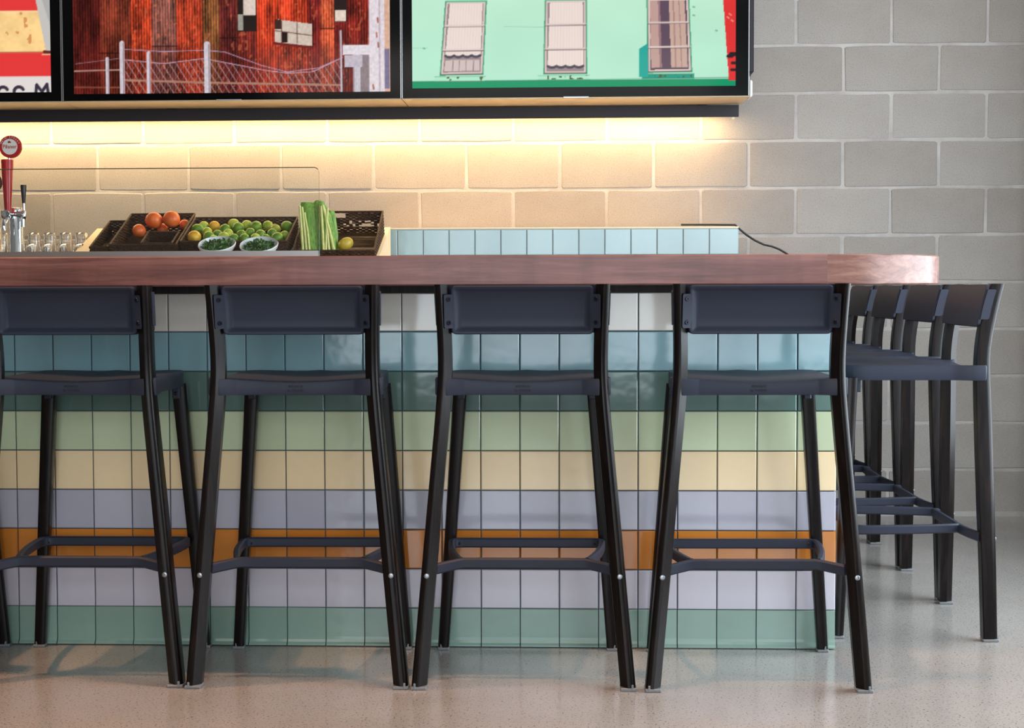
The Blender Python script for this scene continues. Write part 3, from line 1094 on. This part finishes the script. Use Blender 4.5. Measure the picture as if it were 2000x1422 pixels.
def screen_sign():
    W, H = 616, 346
    c = Canvas(W, H, (226, 58, 58), 13)
    X = lambda x: x + 519.0
    Yp = lambda y: 185.0 - y
    n = c.smooth(30, 30); n2 = c.smooth(6, 6)
    c.rect(0, Yp(109), W, Yp(29), (246, 206, 140))
    c.a = np.where(((c.yy > Yp(109)) & (c.yy < Yp(29)))[..., None], c.a * (0.93 + .10 * n + .05 * n2)[..., None], c.a)
    m = (c.smooth(9, 14) > .8) & (c.yy > Yp(100)) & (c.yy < Yp(30)) & (n2 > .6)
    c.a[m] = (214, 150, 92)
    c.line([(0, Yp(29)), (W, Yp(31))], 2, (250, 220, 170)); c.line([(0, Yp(108)), (W, Yp(108))], 1.6, (120, 60, 40), .7)
    c.poly([(0, -1), (W, -1), (W, Yp(154)), (0, Yp(159))], (224, 216, 212))
    # dark capitals cut by the picture's bottom edge
    ink = (58, 50, 66)
    for cx in (2, 33):
        c.line([(X(cx + 9.5 * math.cos(t)), Yp(184) + 9.5 * math.sin(t)) for t in np.linspace(.5, 3.6, 16)], 6, ink)
    c.line([(X(66), -2), (X(68), Yp(171)), (X(78), Yp(184)), (X(88), Yp(170)), (X(90), -2)], 6, ink)
    for x in (-60, -100, -150, -190):
        c.line([(X(x), -2), (X(x + 3), Yp(171))], 7, ink)
    c.poly([(X(66), H), (X(67), Yp(0)), (X(87), Yp(107)), (X(98), Yp(107)), (X(98), H)], (196, 192, 188)); c.poly([(X(76), H), (X(78), Yp(0)), (X(97), Yp(60)), (X(98), H)], (160, 158, 162), .6)
    c.line([(X(84), Yp(108)), (X(98), Yp(109))], 6, (96, 40, 30)); c.line([(X(80), Yp(113)), (X(98), Yp(113))], 2.5, (236, 190, 150))
    return c


m_screen = Mat('lit_display', (0.0, 0.0, 0.0, 1), 0.08, Specular_IOR_Level=0.15)
att = m_screen.n('ShaderNodeAttribute', attribute_name='picture')
m_screen.ln(att.outputs['Color'], m_screen.b.inputs['Emission Color'])
m_screen.b.inputs['Emission Strength'].default_value = 0.92


def screen_mesh(cv, x0, x1, z0, parent):
    W, H = cv.w, cv.h
    us = np.arange(0, W, 1.6); us[-1] = W - 1
    lo = np.arange(0, 205, 1.6); hi = np.arange(205, H, 6.0)
    vs_ = np.concatenate([lo, hi]); vs_[-1] = H - 1
    k = (x1 - x0) / (W - 1)
    gx, gy = np.meshgrid(us, vs_)
    xi = np.clip(gx.astype(int), 0, W - 2); yi = np.clip(gy.astype(int), 0, H - 2); fx = (gx - xi)[..., None]; fy = (gy - yi)[..., None]
    a = cv.a
    col = (a[yi, xi] * (1 - fx) + a[yi, xi + 1] * fx) * (1 - fy) + (a[yi + 1, xi] * (1 - fx) + a[yi + 1, xi + 1] * fx) * fy
    col = np.clip(col, 0, 255) / 255.0
    col = np.where(col <= .04045, col / 12.92, ((col + .055) / 1.055) ** 2.4)
    nv, nu = gx.shape
    co = np.stack([x0 + gx * k, np.full_like(gx, TVY - .0005), z0 + gy * k], -1).reshape(-1, 3)
    idx = np.arange(nu * nv).reshape(nv, nu)
    faces = np.stack([idx[:-1, :-1], idx[:-1, 1:], idx[1:, 1:], idx[1:, :-1]], -1).reshape(-1, 4)
    me = bpy.data.meshes.new('display')
    me.vertices.add(len(co)); me.vertices.foreach_set('co', co.ravel())
    me.loops.add(faces.size); me.loops.foreach_set('vertex_index', faces.ravel().astype(np.int32))
    me.polygons.add(len(faces)); me.polygons.foreach_set('loop_start', np.arange(0, faces.size, 4, dtype=np.int32))
    me.update(calc_edges=True); me.validate()
    ca = me.attributes.new('picture', 'FLOAT_COLOR', 'POINT')
    rgba = np.concatenate([col.reshape(-1, 3), np.ones((len(co), 1))], 1)
    ca.data.foreach_set('color', rgba.ravel())
    me.materials.append(m_screen.m)
    return place('display', me, parent)


XA, XB, XC = -0.556, 0.848, 2.262
TW = XC - XB
tvs = [('wall screen showing a red and cream painted wall with dark letters', XA - TW, XA, screen_sign, 0.0475, 0.0475, .037),
       ('wall screen showing a rusty corrugated shed behind a wire fence', XA, XB, screen_rust, 0.0475, 0.0465, .028),
       ('wall screen showing a mint green wall with three windows', XB, XC, screen_mint, 0.044, 0.056, .040)]
for lab, xa, xb, fn, ml, mr, mb_ in tvs:
    t = thing('wall_screen', lab, 'screen', (0, 0, 0), group='wall screens in a row')
    cv = fn()
    d0, d1 = xa + ml, xb - mr
    hh = (d1 - d0) * (cv.h - 1) / (cv.w - 1)
    zb = TZ + .004; zt = zb + mb_ + hh + .03; z0 = zb + mb_
    g = .0015
    fr = MB()
    fr.box((xa + g, TVY - .001, zb), (xb - g, TVY + .045, z0)).box((xa + g, TVY - .001, z0 + hh), (xb - g, TVY + .045, zt))
    fr.box((xa + g, TVY - .001, z0), (d0, TVY + .045, z0 + hh)).box((d1, TVY - .001, z0), (xb - g, TVY + .045, z0 + hh))
    fr.box((d0, TVY + .002, z0), (d1, TVY + .045, z0 + hh))
    fr.build('bezel', m_black, t)
    for xx_ in (xa + g, xb - g - .003):
        MB().box((xx_, TVY - .004, zb), (xx_ + .003, TVY + .01, zt)).build('edge_trim', m_silver, t)
    MB().bbox((xa + g, TVY + .001, TZ), (xb - g, TVY + .26, zb), .001).build('bottom_casing', m_under, t)
    MB().box((xa + .03, TVY + .045, zb), (xb - .03, TVY + .20, zt - .05)).build('rear_casing', m_rail, t)
    cxp = {0: -1.2, 1: P(447, 195, TVY).x, 2: P(1125, 190, TVY).x}[[l[0] for l in tvs].index(lab)]
    MB().bbox((cxp - .052, TVY - .003, TZ - .0005), (cxp + .052, TVY + .004, TZ + .006), .001).build('sensor_bar', m_silver, t)
    screen_mesh(cv, d0, d1, z0, t)

# dark side plate and bracket at the free end of the row, rail with the strip light below
sp = MB().bbox((XC + .001, TVY + .06, 1.872), (XC + .024, TVY + .30, 2.60), .003).build('screen_side_plate', m_rail)
tag(sp, 'dark upright plate behind the edge of the mint green screen', 'plate')
br = MB().bbox((XC + .001, TVY + .03, TZ + .002), (XC + .016, TVY + .12, TZ + .072), .006).build('screen_end_clip', m_white)
tag(br, 'small white clip at the lower corner of the mint green screen', 'clip')
rl = thing('light_rail', 'long black steel rail with a warm strip light under the screens', 'light')
RX0, RX1 = -1.62, P(1443, 215, 2.35).x
MB().bbox((RX0, 2.35, 1.7125), (RX1, 2.358, 1.763), .001).build('fascia', m_rail, rl)
MB().box((RX0, 2.358, 1.757), (RX1, 2.47, 1.763)).build('shelf', m_rail, rl)
MB().box((RX0 + .02, 2.41, 1.7505), (RX1 - .06, 2.438, 1.7568)).build('led_strip', m_led, rl)
MB().lathe([(.006, -.006), (.006, .006)], 12, (RX1 - .022, 2.362, 1.7085), (0, 1, 0)).build('end_screw', m_under, rl, 40)
for x in (-1.4, -.2, 1.0, 2.1):
    MB().box((x - .02, 2.46, 1.757), (x + .02, WY - .001, 1.80)).build('bracket', m_rail, rl)

# ------------------------------------------------------------------ sneeze guard on the counter
GY = 0.30
gx1 = P(624, 450, GY).x
gz1 = P(600, 327.5, GY).z
sg = thing('sneeze_guard', 'clear glass guard standing in a steel channel on the bar top', 'glass guard')
th = .008
out = [(-0.93, ZT + .006), (gx1, ZT + .006)]
for k in range(6):
    a = PI / 2 * k / 5
    out.append((gx1 - .014 + .014 * math.cos(a), gz1 - .014 + .014 * math.sin(a)))
out.append((-0.93, gz1))
mb = MB().loft([[(x, GY + th / 2, z) for x, z in out], [(x, GY - th / 2, z) for x, z in out]])
mb.build('pane', m_guard, sg)
m_edge = Mat('green_glass_edge', rgb(70, 74, 52), 0.2)
edge = [(-0.93, gz1 + .0003)] + [(x + .0003, z + .0003) for x, z in out[2:-1][::-1]] + [(gx1 + .0003, ZT + .03)]
eb = MB()
for (xa_, za_), (xb_, zb_) in list(zip(edge[:-1], edge[1:]))[:-3]:
    eb.tube([(xa_, GY - th / 2, za_), ((xa_ + xb_) / 2, GY - th / 2, (za_ + zb_) / 2), (xb_, GY - th / 2, zb_)], .0014, 6)
eb.build('polished_edge', m_edge, sg, 50)
MB().box((-0.93, GY - .016, ZT), (gx1 - .002, GY - th / 2 - .0005, P(600, 489.5, GY - .016).z)).box((-0.93, GY + th / 2 + .0005, ZT), (gx1 - .002, GY + .016, P(600, 489.5, GY - .016).z)).build('channel', m_chan, sg)

# ------------------------------------------------------------------ produce display on the back counter
SY0, SZ0, SY1, SZ1 = 1.70, 1.100, 2.11, 1.246        # sloping board
SL = math.atan2(SZ1 - SZ0, SY1 - SY0)
su = Vector((0, math.cos(SL), math.sin(SL))); sn = Vector((0, -math.sin(SL), math.cos(SL))); EX = Vector((1, 0, 0))
rx0, rx1 = P(128, 497, SY0).x, P(738, 497, SY0).x
rk = thing('display_stand', 'cream sloping stand holding the produce baskets', 'stand')
MB().obox((rx0, SY0, SZ0 - .012), EX * (rx1 - rx0), su * math.hypot(SY1 - SY0, SZ1 - SZ0), sn * .012).build('board', m_cream, rk)
for x in (rx0, rx1 - .012):
    mbx = MB()
    prof = [(SY0, ZBK), (SY1, ZBK), (SY1, SZ1 - .014), (SY0, SZ0 - .014)]
    mbx.loft([[(x + .012, y, z) for y, z in prof], [(x, y, z) for y, z in prof]])
    mbx.build('side_panel', m_cream, rk)


def slope(x, s, n=0.0):
    """point on the stand: x across, s along the slope from its front edge, n off the board"""
    return Vector((x, SY0, SZ0)) + su * s + sn * (n + .0012)


rw = random.Random(21)


def weave(mb, o, u, v, nrm, w, h, holes=None, pitch=.0125, rowh=.0062):
    nu, nv = max(2, round(w / pitch)), max(2, round(h / rowh))
    du, dv = w / nu, h / nv
    for j in range(nv):
        for i in range(nu):
            if holes and holes((i + .5) / nu, (j + .5) / nv):
                continue
            off = .0016 if (i + j) % 2 else -.0016
            p = o + u * (i * du - .0008) + v * (j * dv + .0003) + nrm * (off - .0016 + rw.uniform(-.0005, .0005))
            mb.obox(p, u * (du + .0016), v * (dv - .0004 + rw.uniform(-.0006, .0004)), nrm * .0032)


def basket(label, x0, x1, s0, s1, h, back_h=None, holes_back=None, base=0.0, flare=0.0):
    t = thing('woven_basket', label, 'basket', slope(x0, s0, base), group='woven produce baskets')
    O = slope(x0, s0, base); inv = -O
    bh = back_h or h
    w, d = x1 - x0, s1 - s0
    mb = MB(); mb.obox(Vector((0, 0, 0)), EX * w, su * d, sn * .004); mb.build('floor_panel', m_basket, t)
    mb = MB(); weave(mb, Vector((0, 0, 0)), EX, sn, su, w, h); mb.build('front_wall', m_basket, t)
    mb = MB(); weave(mb, su * d, EX, sn, su, w, bh, holes_back); mb.build('back_wall', m_basket, t)
    for xx in (0, w):
        mb = MB()
        o = EX * xx
        n = max(3, round(d / .0125))
        for i in range(n):
            hh_ = h + (bh - h) * (i + .5) / n
            sub = MB()
            rows = max(2, round(hh_ / .0062))
            for j in range(rows):
                off = .0016 if (i + j) % 2 else -.0016
                p = o + su * (i * d / n - .0008) + sn * (j * hh_ / rows) + EX * (off - .0016)
                mb.obox(p, su * (d / n + .0016), sn * (hh_ / rows - .0003), EX * .0032)
        mb.build('side_wall', m_basket, t)
    rim = MB()
    a, b, c, d_ = sn * h, EX * w + sn * h, EX * w + su * d + sn * bh, su * d + sn * bh
    for p, q in ((a, b), (b, c), (c, d_), (d_, a)):
        rim.tube([p, p.lerp(q, .5), q], .0038, 7)
    rim.build('rim', m_basket, t, 50)
    return t


def sx(px, s, y=470):
    """X of a photo column where it meets the stand at slope distance s"""
    return P(px, y, SY0 + s * math.cos(SL)).x


b1x0, b1x1 = sx(178, .04), sx(213, .04)
b2x0, b2x1 = sx(217, .03), sx(346, .03)
b3x0, b3x1 = sx(354.5, .06), sx(561, .06)
b4x0, b4x1 = sx(573, .02), sx(731, .02)
basket('narrow empty woven basket at the end of the produce stand', b1x0, b1x1, .04, .33, .045, .062)
basket('woven basket holding the oranges', b2x0, b2x1, .03, .36, .058, .082)
basket('wide woven basket heaped with limes', b3x0, b3x1, .06, .33, .060, .074)
hb = lambda a, b: (.28 < a < .53 and .70 < b < .95) or (.46 < a < .97 and .30 < b < .60 and rw.random() < .42)
basket('woven basket with a handle hole holding the leeks', b4x0, b4x1, .02, .34, .034, .094, hb)
# small basket standing inside the orange basket
sbx0, sbx1 = sx(280, .06), sx(340, .06)
basket('small empty woven basket set inside the orange basket', sbx0, sbx1, .045, .165, .052, .060, None, .0065)


def fruit(name, label, cat, mat, pos, r, stretch, rot, group, nub=0.0):
    mb = MB(); prof = []
    for k in range(13):
        t = PI * k / 12
        rad = math.sin(t); h = -math.cos(t) * stretch
        if nub and k in (11, 12):
            h += nub * (k - 10) / 2
        if nub and k in (0, 1):
            h -= nub * .6 * (2 - k) / 2
        prof.append((max(.02, rad ** .96) * r, h * r))
    mb.lathe(prof, 20)
    o = mb.build(name, mat, None, 60)
    o.location = pos; o.rotation_euler = rot
    return tag(o, label, cat, group)


# each fruit: photo column, row, radius in pixels, kind
LIMES = [(379.4, 449, 12.5, 'd'), (400, 442.6, 10.5, 'l'), (417.3, 442.6, 11, 'o'), (405, 454, 10.5, 'l'), (380, 464, 13.5, 'o'), (411, 463, 11.5, 'd'),
         (424, 459, 9.5, 'd'), (439.6, 449, 11.5, 'd'), (446, 457, 10.5, 'l'), (438, 466, 11.5, 'l'), (457, 438, 11.5, 'l'), (467, 445, 12, 'd'), (455, 466, 10, 'd'),
         (481, 441, 10.5, 'l'), (472, 459, 10.5, 'd'), (477, 466.5, 10.5, 'd'), (489, 454.5, 9.5, 'd'), (505.5, 443, 12.5, 'd'), (519, 442, 10.5, 'l'), (509, 459.6, 11, 'd'),
         (500, 466, 10.5, 'l'), (538, 448.6, 11, 'l'), (532, 457, 10.5, 'd'), (540, 465, 12, 'd'), (560.5, 442.6, 11.5, 'd'), (555, 460.5, 9, 'l'), (521, 466.5, 10, 'd'), (422, 467, 10, 'l')]
pos = []; rad = []
for px, py, r, k in LIMES:
    s = np.interp(py, [437, 467], [.29, .105])
    Yv = SY0 + s * math.cos(SL)
    p = P(px, py, Yv)
    pos.append(np.array(p)); rad.append(r / 497.0)
pos = np.array(pos); rad = np.array(rad) * 1.02
O3 = np.array(slope(b3x0, .06, .006)); wsl, dsl = b3x1 - b3x0, .27
SU, SN = np.array(su), np.array(sn)
for it in range(260):                                  # settle so that no two fruits cut into each other
    for i in range(len(pos)):
        for j in range(i):
            d = pos[i] - pos[j]; L = np.linalg.norm(d) + 1e-9
            o = rad[i] + rad[j] - L
            if o > 0:
                push = d / L * o * .5
                push[0] *= .5
                pos[i] += push; pos[j] -= push
        q = pos[i] - O3; n = q @ SN; a = q @ SU
        if n < rad[i]:
            pos[i] += SN * (rad[i] - n)
        if a < rad[i] + .003:
            pos[i] += SU * (rad[i] + .003 - a)
        if a > dsl - rad[i] - .003:
            pos[i] += SU * (dsl - rad[i] - .003 - a)
        pos[i][0] = min(max(pos[i][0], b3x0 + rad[i] + .003), b3x1 - rad[i] - .003)
rf = random.Random(5)
for p, r, (px, py, _, k) in zip(pos, rad, LIMES):
    rot = (rf.uniform(.9, 1.9), rf.uniform(-.5, .5), rf.uniform(0, 6.28))
    if k == 'o':
        if py > 455:
            fruit('lemon', 'orange-yellow lemon at the front corner of the lime basket', 'lemon', m_lemon, p, r, 1.02, rot, None, .06)
        else:
            fruit('lemon', 'orange-yellow lemon in the back row of the lime basket', 'lemon', m_lemon, p, r, 1.02, rot, None, .06)
    elif k == 'd':
        fruit('lime', 'dark green lime in the wide woven basket', 'lime', m_lime, p, r * .97, 1.04, rot, 'dark limes in the wide basket', .05)
    else:
        fruit('lime', 'pale yellow-green lime in the wide woven basket', 'lime', m_limel, p, r * .97, 1.04, rot, 'pale limes in the wide basket', .05)

for px, py, r, s, lab in ((301, 430.5, 17.5, .235, 'large orange in its woven basket, beside the small peeking orange'), (335.5, 428.5, 17.5, .235, 'large orange in its woven basket, next to the lime basket'),
                          (272, 451, 14, .195, 'small orange half hidden at the side of the orange basket'), (361, 439, 11, .29, 'small orange behind the two large ones'),
                          (318, 447, 11.5, .275, 'orange lying under the two large ones')):
    p = P(px, py, SY0 + s * math.cos(SL))
    fruit('orange', lab, 'orange', m_orange, p, r / 492.0 * .97, .95, (rf.uniform(0, 1), rf.uniform(0, 1), 0), 'oranges in the woven basket')
fruit('mango', 'yellow-green mango lying in the basket beside the leeks', 'fruit', m_mango, P(675, 477, 1.80), .0250, 1.30, (0, 1.0, .2), None)


def bowl(label, px, py, rpx, hlabel):
    Yb = 1.665
    cpos = P(px, py, Yb)
    r = rpx / 508.0
    tilt = math.radians(25)
    ax = Vector((0, -math.sin(tilt), math.cos(tilt)))
    t = MB()
    prof = [(.30 * r, -.62 * r), (.55 * r, -.56 * r), (.80 * r, -.38 * r), (.95 * r, -.15 * r), (r, 0), (.965 * r, .004), (.91 * r, -.14 * r), (.75 * r, -.35 * r), (.5 * r, -.50 * r), (.02 * r, -.55 * r)]
    t.lathe(prof, 36, (0, 0, 0), ax)
    o = t.build('herb_bowl', m_bowl, None, 50)
    o.location = cpos
    tag(o, label, 'bowl', 'white bowls of herbs')
    hb_ = MB(); rr_ = random.Random(int(px))
    q = Vector((0, 0, 1)).rotation_difference(ax)
    for k in range(230):
        a, d = rr_.uniform(0, 2 * PI), r * .76 * math.sqrt(rr_.random())
        c = Vector((d * math.cos(a), d * math.sin(a), -.30 * r + .32 * r * (1 - (d / r) ** 2) * rr_.uniform(.4, 1.25)))
        u = Vector((rr_.uniform(-1, 1), rr_.uniform(-1, 1), rr_.uniform(-.2, 1))).normalized()
        w = u.cross(Vector((rr_.uniform(-1, 1), rr_.uniform(-1, 1), rr_.uniform(-1, 1)))).normalized()
        L, Wd = rr_.uniform(.012, .022), rr_.uniform(.004, .007); nn = u.cross(w) * .003
        pts = [c, c + u * L * .4 + w * Wd + nn, c + u * L, c + u * L * .4 - w * Wd + nn]
        hb_.add([q @ p for p in pts], [(0, 1, 2), (0, 2, 3)])
    h = hb_.build('chopped_herbs', m_herb)
    h.location = cpos
    tag(h, hlabel, 'herbs', kind='stuff')
    st = MB().lathe([(.32 * r, cpos.z - .58 * r - ZBK), (.32 * r, 0)][::-1], 20, (0, 0, 0))
    return o, cpos, r


bowls = [bowl('white bowl of herbs in front of the lime basket, on the orange basket side', 424, 477, 37, 'chopped green herbs in the bowl on the orange basket side'),
         bowl('white bowl of herbs in front of the lime basket, on the leek side', 506, 478, 38, 'chopped green herbs in the bowl on the leek side')]
# low shelf carrying the tilted bowls
bz = min(c.z - .62 * r * math.cos(math.radians(25)) - .30 * r * math.sin(math.radians(25)) for _, c, r in bowls)
bsh = MB().bbox((bowls[0][1].x - .12, 1.60, ZBK), (bowls[1][1].x + .11, 1.695, bz + .001), .002).build('bowl_shelf', m_cream)
tag(bsh, 'low cream shelf under the two herb bowls', 'shelf')

# leeks
lk = thing('leek_bunch', 'bunch of green leeks standing in the woven basket with the handle hole', 'leeks', (0, 0, 0))


def blade(pts, widths, mat, bend=.35, thick=.002, name='leaf'):
    pts = [Vector(p) for p in pts]; rings = []
    n = 18
    for k in range(n):
        t = k / (n - 1) * (len(pts) - 1); i = min(int(t), len(pts) - 2); f = t - i
        p = pts[i].lerp(pts[i + 1], f); w = float(np.interp(k / (n - 1), np.linspace(0, 1, len(widths)), widths))
        ring = []
        for x, y in ((-1, 1), (-.5, .35), (0, 0), (.5, .35), (1, 1)):
            ring.append(p + Vector((x * w / 2, y * w * bend - thick, 0)))
        for x, y in ((1, 1), (.5, .35), (0, 0), (-.5, .35), (-1, 1)):
            ring.append(p + Vector((x * w / 2 * .98, y * w * bend + thick, 0)))
        rings.append(ring)
    mb = MB().loft(rings)
    return mb.build(name, mat, lk, 50)


def lp(px, py, Y):
    return P(px, py, Y)


blade([lp(609, 493, 1.768), lp(604, 450, 1.79), lp(604, 412, 1.80), lp(598, 395, 1.815)], [.055, .070, .072, .045], m_leaf, .22)
blade([lp(622, 493, 1.775), lp(618, 450, 1.80), lp(617, 408, 1.812), lp(622, 391, 1.83)], [.05, .060, .066, .022], m_leaf, .2)
blade([lp(596, 490, 1.79), lp(594, 450, 1.81), lp(592, 415, 1.82), lp(592, 400, 1.825)], [.03, .036, .034, .016], m_leaf, .3)
blade([lp(640, 496, 1.757), lp(636, 455, 1.776), lp(630, 418, 1.79), lp(627, 393, 1.797)], [.030, .036, .038, .022], m_leaf, .3)
blade([lp(650, 497, 1.757), lp(646, 455, 1.785), lp(638, 420, 1.80), lp(630, 398, 1.806)], [.024, .030, .032, .018], m_leaf, .3)
blade([lp(654, 490, 1.80), lp(653, 455, 1.815), lp(647, 420, 1.82), lp(646, 411, 1.825)], [.024, .028, .030, .026], m_leaf, .3)
for xb, xt, yt, w in ((592, 585.5, 402, .010), (599, 590, 404, .009), (605, 595, 415, .008), (632, 627, 402, .010), (653, 630, 400, .011), (643, 634, 408, .009), (636, 640, 406, .009)):
    blade([lp(xb, 493, 1.755), lp(xb - (xb - xt) * .4, 452, 1.775), lp(xt, yt, 1.785)], [w, w, w * .9], m_stalk, .3, .003, 'stalk')

# ------------------------------------------------------------------ drinking glasses and beer taps
rg = random.Random(2)
gw = .0285
GP = [(gw * .90, 0), (gw, .004), (gw * .93, .05), (gw * .84, .096), (gw * .80, .1), (gw * .02, .1), (gw * .02, .090), (gw * .72, .088), (gw * .84, .05), (gw * .90, .002)]
gme = MB().lathe(GP[::-1], 20, closed=False)
g0 = gme.build('tumbler', m_glass, None, 40)
tag(g0, 'clear upturned tumbler in the front row beside the beer tap', 'glass', 'front row of upturned tumblers')
tr = MB().bbox((P(-60, 470, 2.0).x, 1.955, ZBK), (P(180, 470, 2.0).x, 2.05, ZBK + .048), .002).build('glass_riser', m_chan)
tag(tr, 'low steel riser under the back row of tumblers', 'riser')
first = True
for row, (Yg, zg, n) in enumerate(((1.90, ZBK, 7), (2.0, ZBK + .0482, 7))):
    for i in range(n):
        px = 152 - i * 31 + (8 if row else 0)
        o = g0 if first else g0.copy()
        if not first:
            COL.objects.link(o)
        first = False
        if row:
            tag(o, 'clear upturned tumbler in the raised back row beside the beer tap', 'glass', 'back row of upturned tumblers')
        o.location = (P(px, 470, Yg).x + rg.uniform(-.001, .001), Yg, zg + .0004)

TY = 1.78


def tap(px0, label, handle_mat, full):
    t = thing('beer_tap', label, 'beer tap', P(px0, 497, TY))
    return t


tp = thing('beer_tap', 'chrome beer tap tower with a red handle and a black handle', 'beer tap', (0, 0, 0))
c0 = P(33.5, 470, TY)
MB().lathe([(.038, ZBK), (.038, ZBK + .008), (.031, ZBK + .014), (.0285, ZBK + .02), (.0285, P(30, 412, TY).z), (.0265, P(30, 407, TY).z), (.012, P(30, 405, TY).z)][::1], 32, (c0.x, TY, 0)).build('tower', m_chrome, tp, 40)
hz = P(30, 419, TY).z
MB().lathe([(.012, 0), (.012, .075), (.016, .076), (.016, .084), (.010, .086)], 20, (P(50, 419, TY).x, TY - .02, hz), (-1, 0, 0)).build('cross_pipe', m_chrome, tp, 40)
fx_ = P(15, 420, TY - .05).x
fa = MB()
fa.lathe([(.011, 0), (.011, .05), (.015, .051), (.015, .062), (.010, .063)], 18, (fx_, TY - .005, hz), (0, -1, 0))
fa.lathe([(.009, .012), (.013, .008), (.013, -.012), (.009, -.020)], 16, (fx_, TY - .05, hz))
fa.tube([(fx_, TY - .05, hz - .01), (fx_ - .003, TY - .068, hz - .028), (fx_ - .004, TY - .078, hz - .050), (fx_ - .004, TY - .080, hz - .066)], [.010, .0095, .008, .007], 12)
fa.build('faucet', m_chrome, tp, 40)
hz0, hz1 = P(15, 414, TY - .05).z, P(15, 312, TY - .05).z
hd = MB()
hd.lathe([(.012, 0), (.0135, .02), (.0235, hz1 - hz0 - .004), (.0225, hz1 - hz0)], 24, (P(16, 414, TY - .05).x, TY - .05, hz0))
hd = hd.build('red_handle', m_red, tp, 40)
bx, bzc, brr = P(21, 287, TY - .05).x, P(21, 287, TY - .05).z, .0435
MB().lathe([(.004, hz1), (.004, bzc - brr + .004)], 10, (P(18, 312, TY - .05).x, TY - .05, 0)).build('pin', m_chrome, tp, 40)
bd = MB().lathe([(brr * .98, -.008), (brr, -.006), (brr, .006), (brr * .98, .008)], 40, (bx, TY - .05, bzc), (0, -1, 0)).build('badge', m_red, tp, 40)
MB().lathe([(brr * .70, 0), (brr * .70, .0008)], 36, (bx - .001, TY - .0582, bzc), (0, -1, 0)).build('badge_face', m_badge, bd, 40)
word = text_mesh('Pilsner', .022, 'lettering', .95)
word.materials.clear(); word.materials.append(m_red.m)
o = place('lettering', word, bd, (bx - .001, TY - .0596, bzc)); o.rotation_euler = (PI / 2, 0, 0)
lf = MB()
for k in range(7):                                     # small red leaf emblem over the word
    a = PI / 2 + (k - 3) * .55
    cx_, cz_ = bx - .002, bzc + .016
    L = .008 if k % 2 == 1 else .0065
    d = Vector((math.cos(a), 0, math.sin(a))); s_ = Vector((-d.z, 0, d.x))
    c_ = Vector((cx_, TY - .0597, cz_))
    lf.add([c_, c_ + d * L * .5 - s_ * .0022, c_ + d * L, c_ + d * L * .5 + s_ * .0022], [(0, 1, 2, 3)])
lf.build('leaf_emblem', m_red, bd)
for i, chh in enumerate('MAIN STREET'):
    if chh == ' ':
        continue
    ang = PI / 2 - (i - 5) * .235
    me = text_mesh(chh, .0095, 'lettering')
    me.materials.clear(); me.materials.append(m_badge.m)
    o = place('lettering', me, bd, (bx + brr * .85 * math.cos(ang), TY - .0586, bzc + brr * .85 * math.sin(ang)))
    o.rotation_euler = (PI / 2, -(ang - PI / 2), 0)
kx = P(47, 400, TY - .03).x
kb = MB()
kb.lathe([(.005, P(47, 418, TY).z), (.005, P(47, 396, TY).z)], 12, (kx, TY - .03, 0))
kb.lathe([(.008, hz - .022), (.010, hz - .01), (.010, hz + .008), (.007, hz + .014)], 14, (kx, TY - .03, 0))
kb.lathe([(.007, hz - .05), (.008, hz - .02)], 12, (kx - .002, TY - .034, 0))
kb.build('side_faucet', m_chrome, tp, 40)
MB().lathe([(.006, P(47, 398, TY).z), (.0085, P(47, 385, TY).z), (.0115, P(47, 365, TY).z), (.0105, P(47, 362.5, TY).z)], 16, (kx, TY - .03, 0)).build('black_handle', m_blackpl, tp, 40)
# second tap, mostly out of view
t2 = thing('beer_tap', 'beer tap with a brown round badge at the edge of the counter', 'beer tap', (0, 0, 0))
x2 = P(-15, 357, TY - .05).x; z2 = P(-14, 357, TY - .05).z
MB().lathe([(.038, ZBK), (.038, ZBK + .008), (.0285, ZBK + .02), (.0285, hz + .02), (.012, hz + .03)], 28, (x2 - .012, TY, 0)).build('tower', m_chrome, t2, 40)
MB().lathe([(.011, -.02), (.011, .05)], 14, (x2, TY, hz), (0, -1, 0)).build('faucet', m_chrome, t2, 40)
MB().lathe([(.009, hz), (.013, z2 - .034)], 16, (x2, TY - .05, 0)).build('handle', m_blackpl, t2, 40)
m_brown = Mat('badge_brown', rgb(104, 60, 50), 0.4)
b2 = MB().lathe([(.0385, -.007), (.0395, -.005), (.0395, .005), (.0385, .007)], 36, (x2, TY - .05, z2), (0, -1, 0)).build('badge', m_brown, t2, 40)
MB().lathe([(.028, 0), (.028, .0008)], 30, (x2, TY - .0572, z2), (0, -1, 0)).build('badge_face', m_badge, b2, 40)
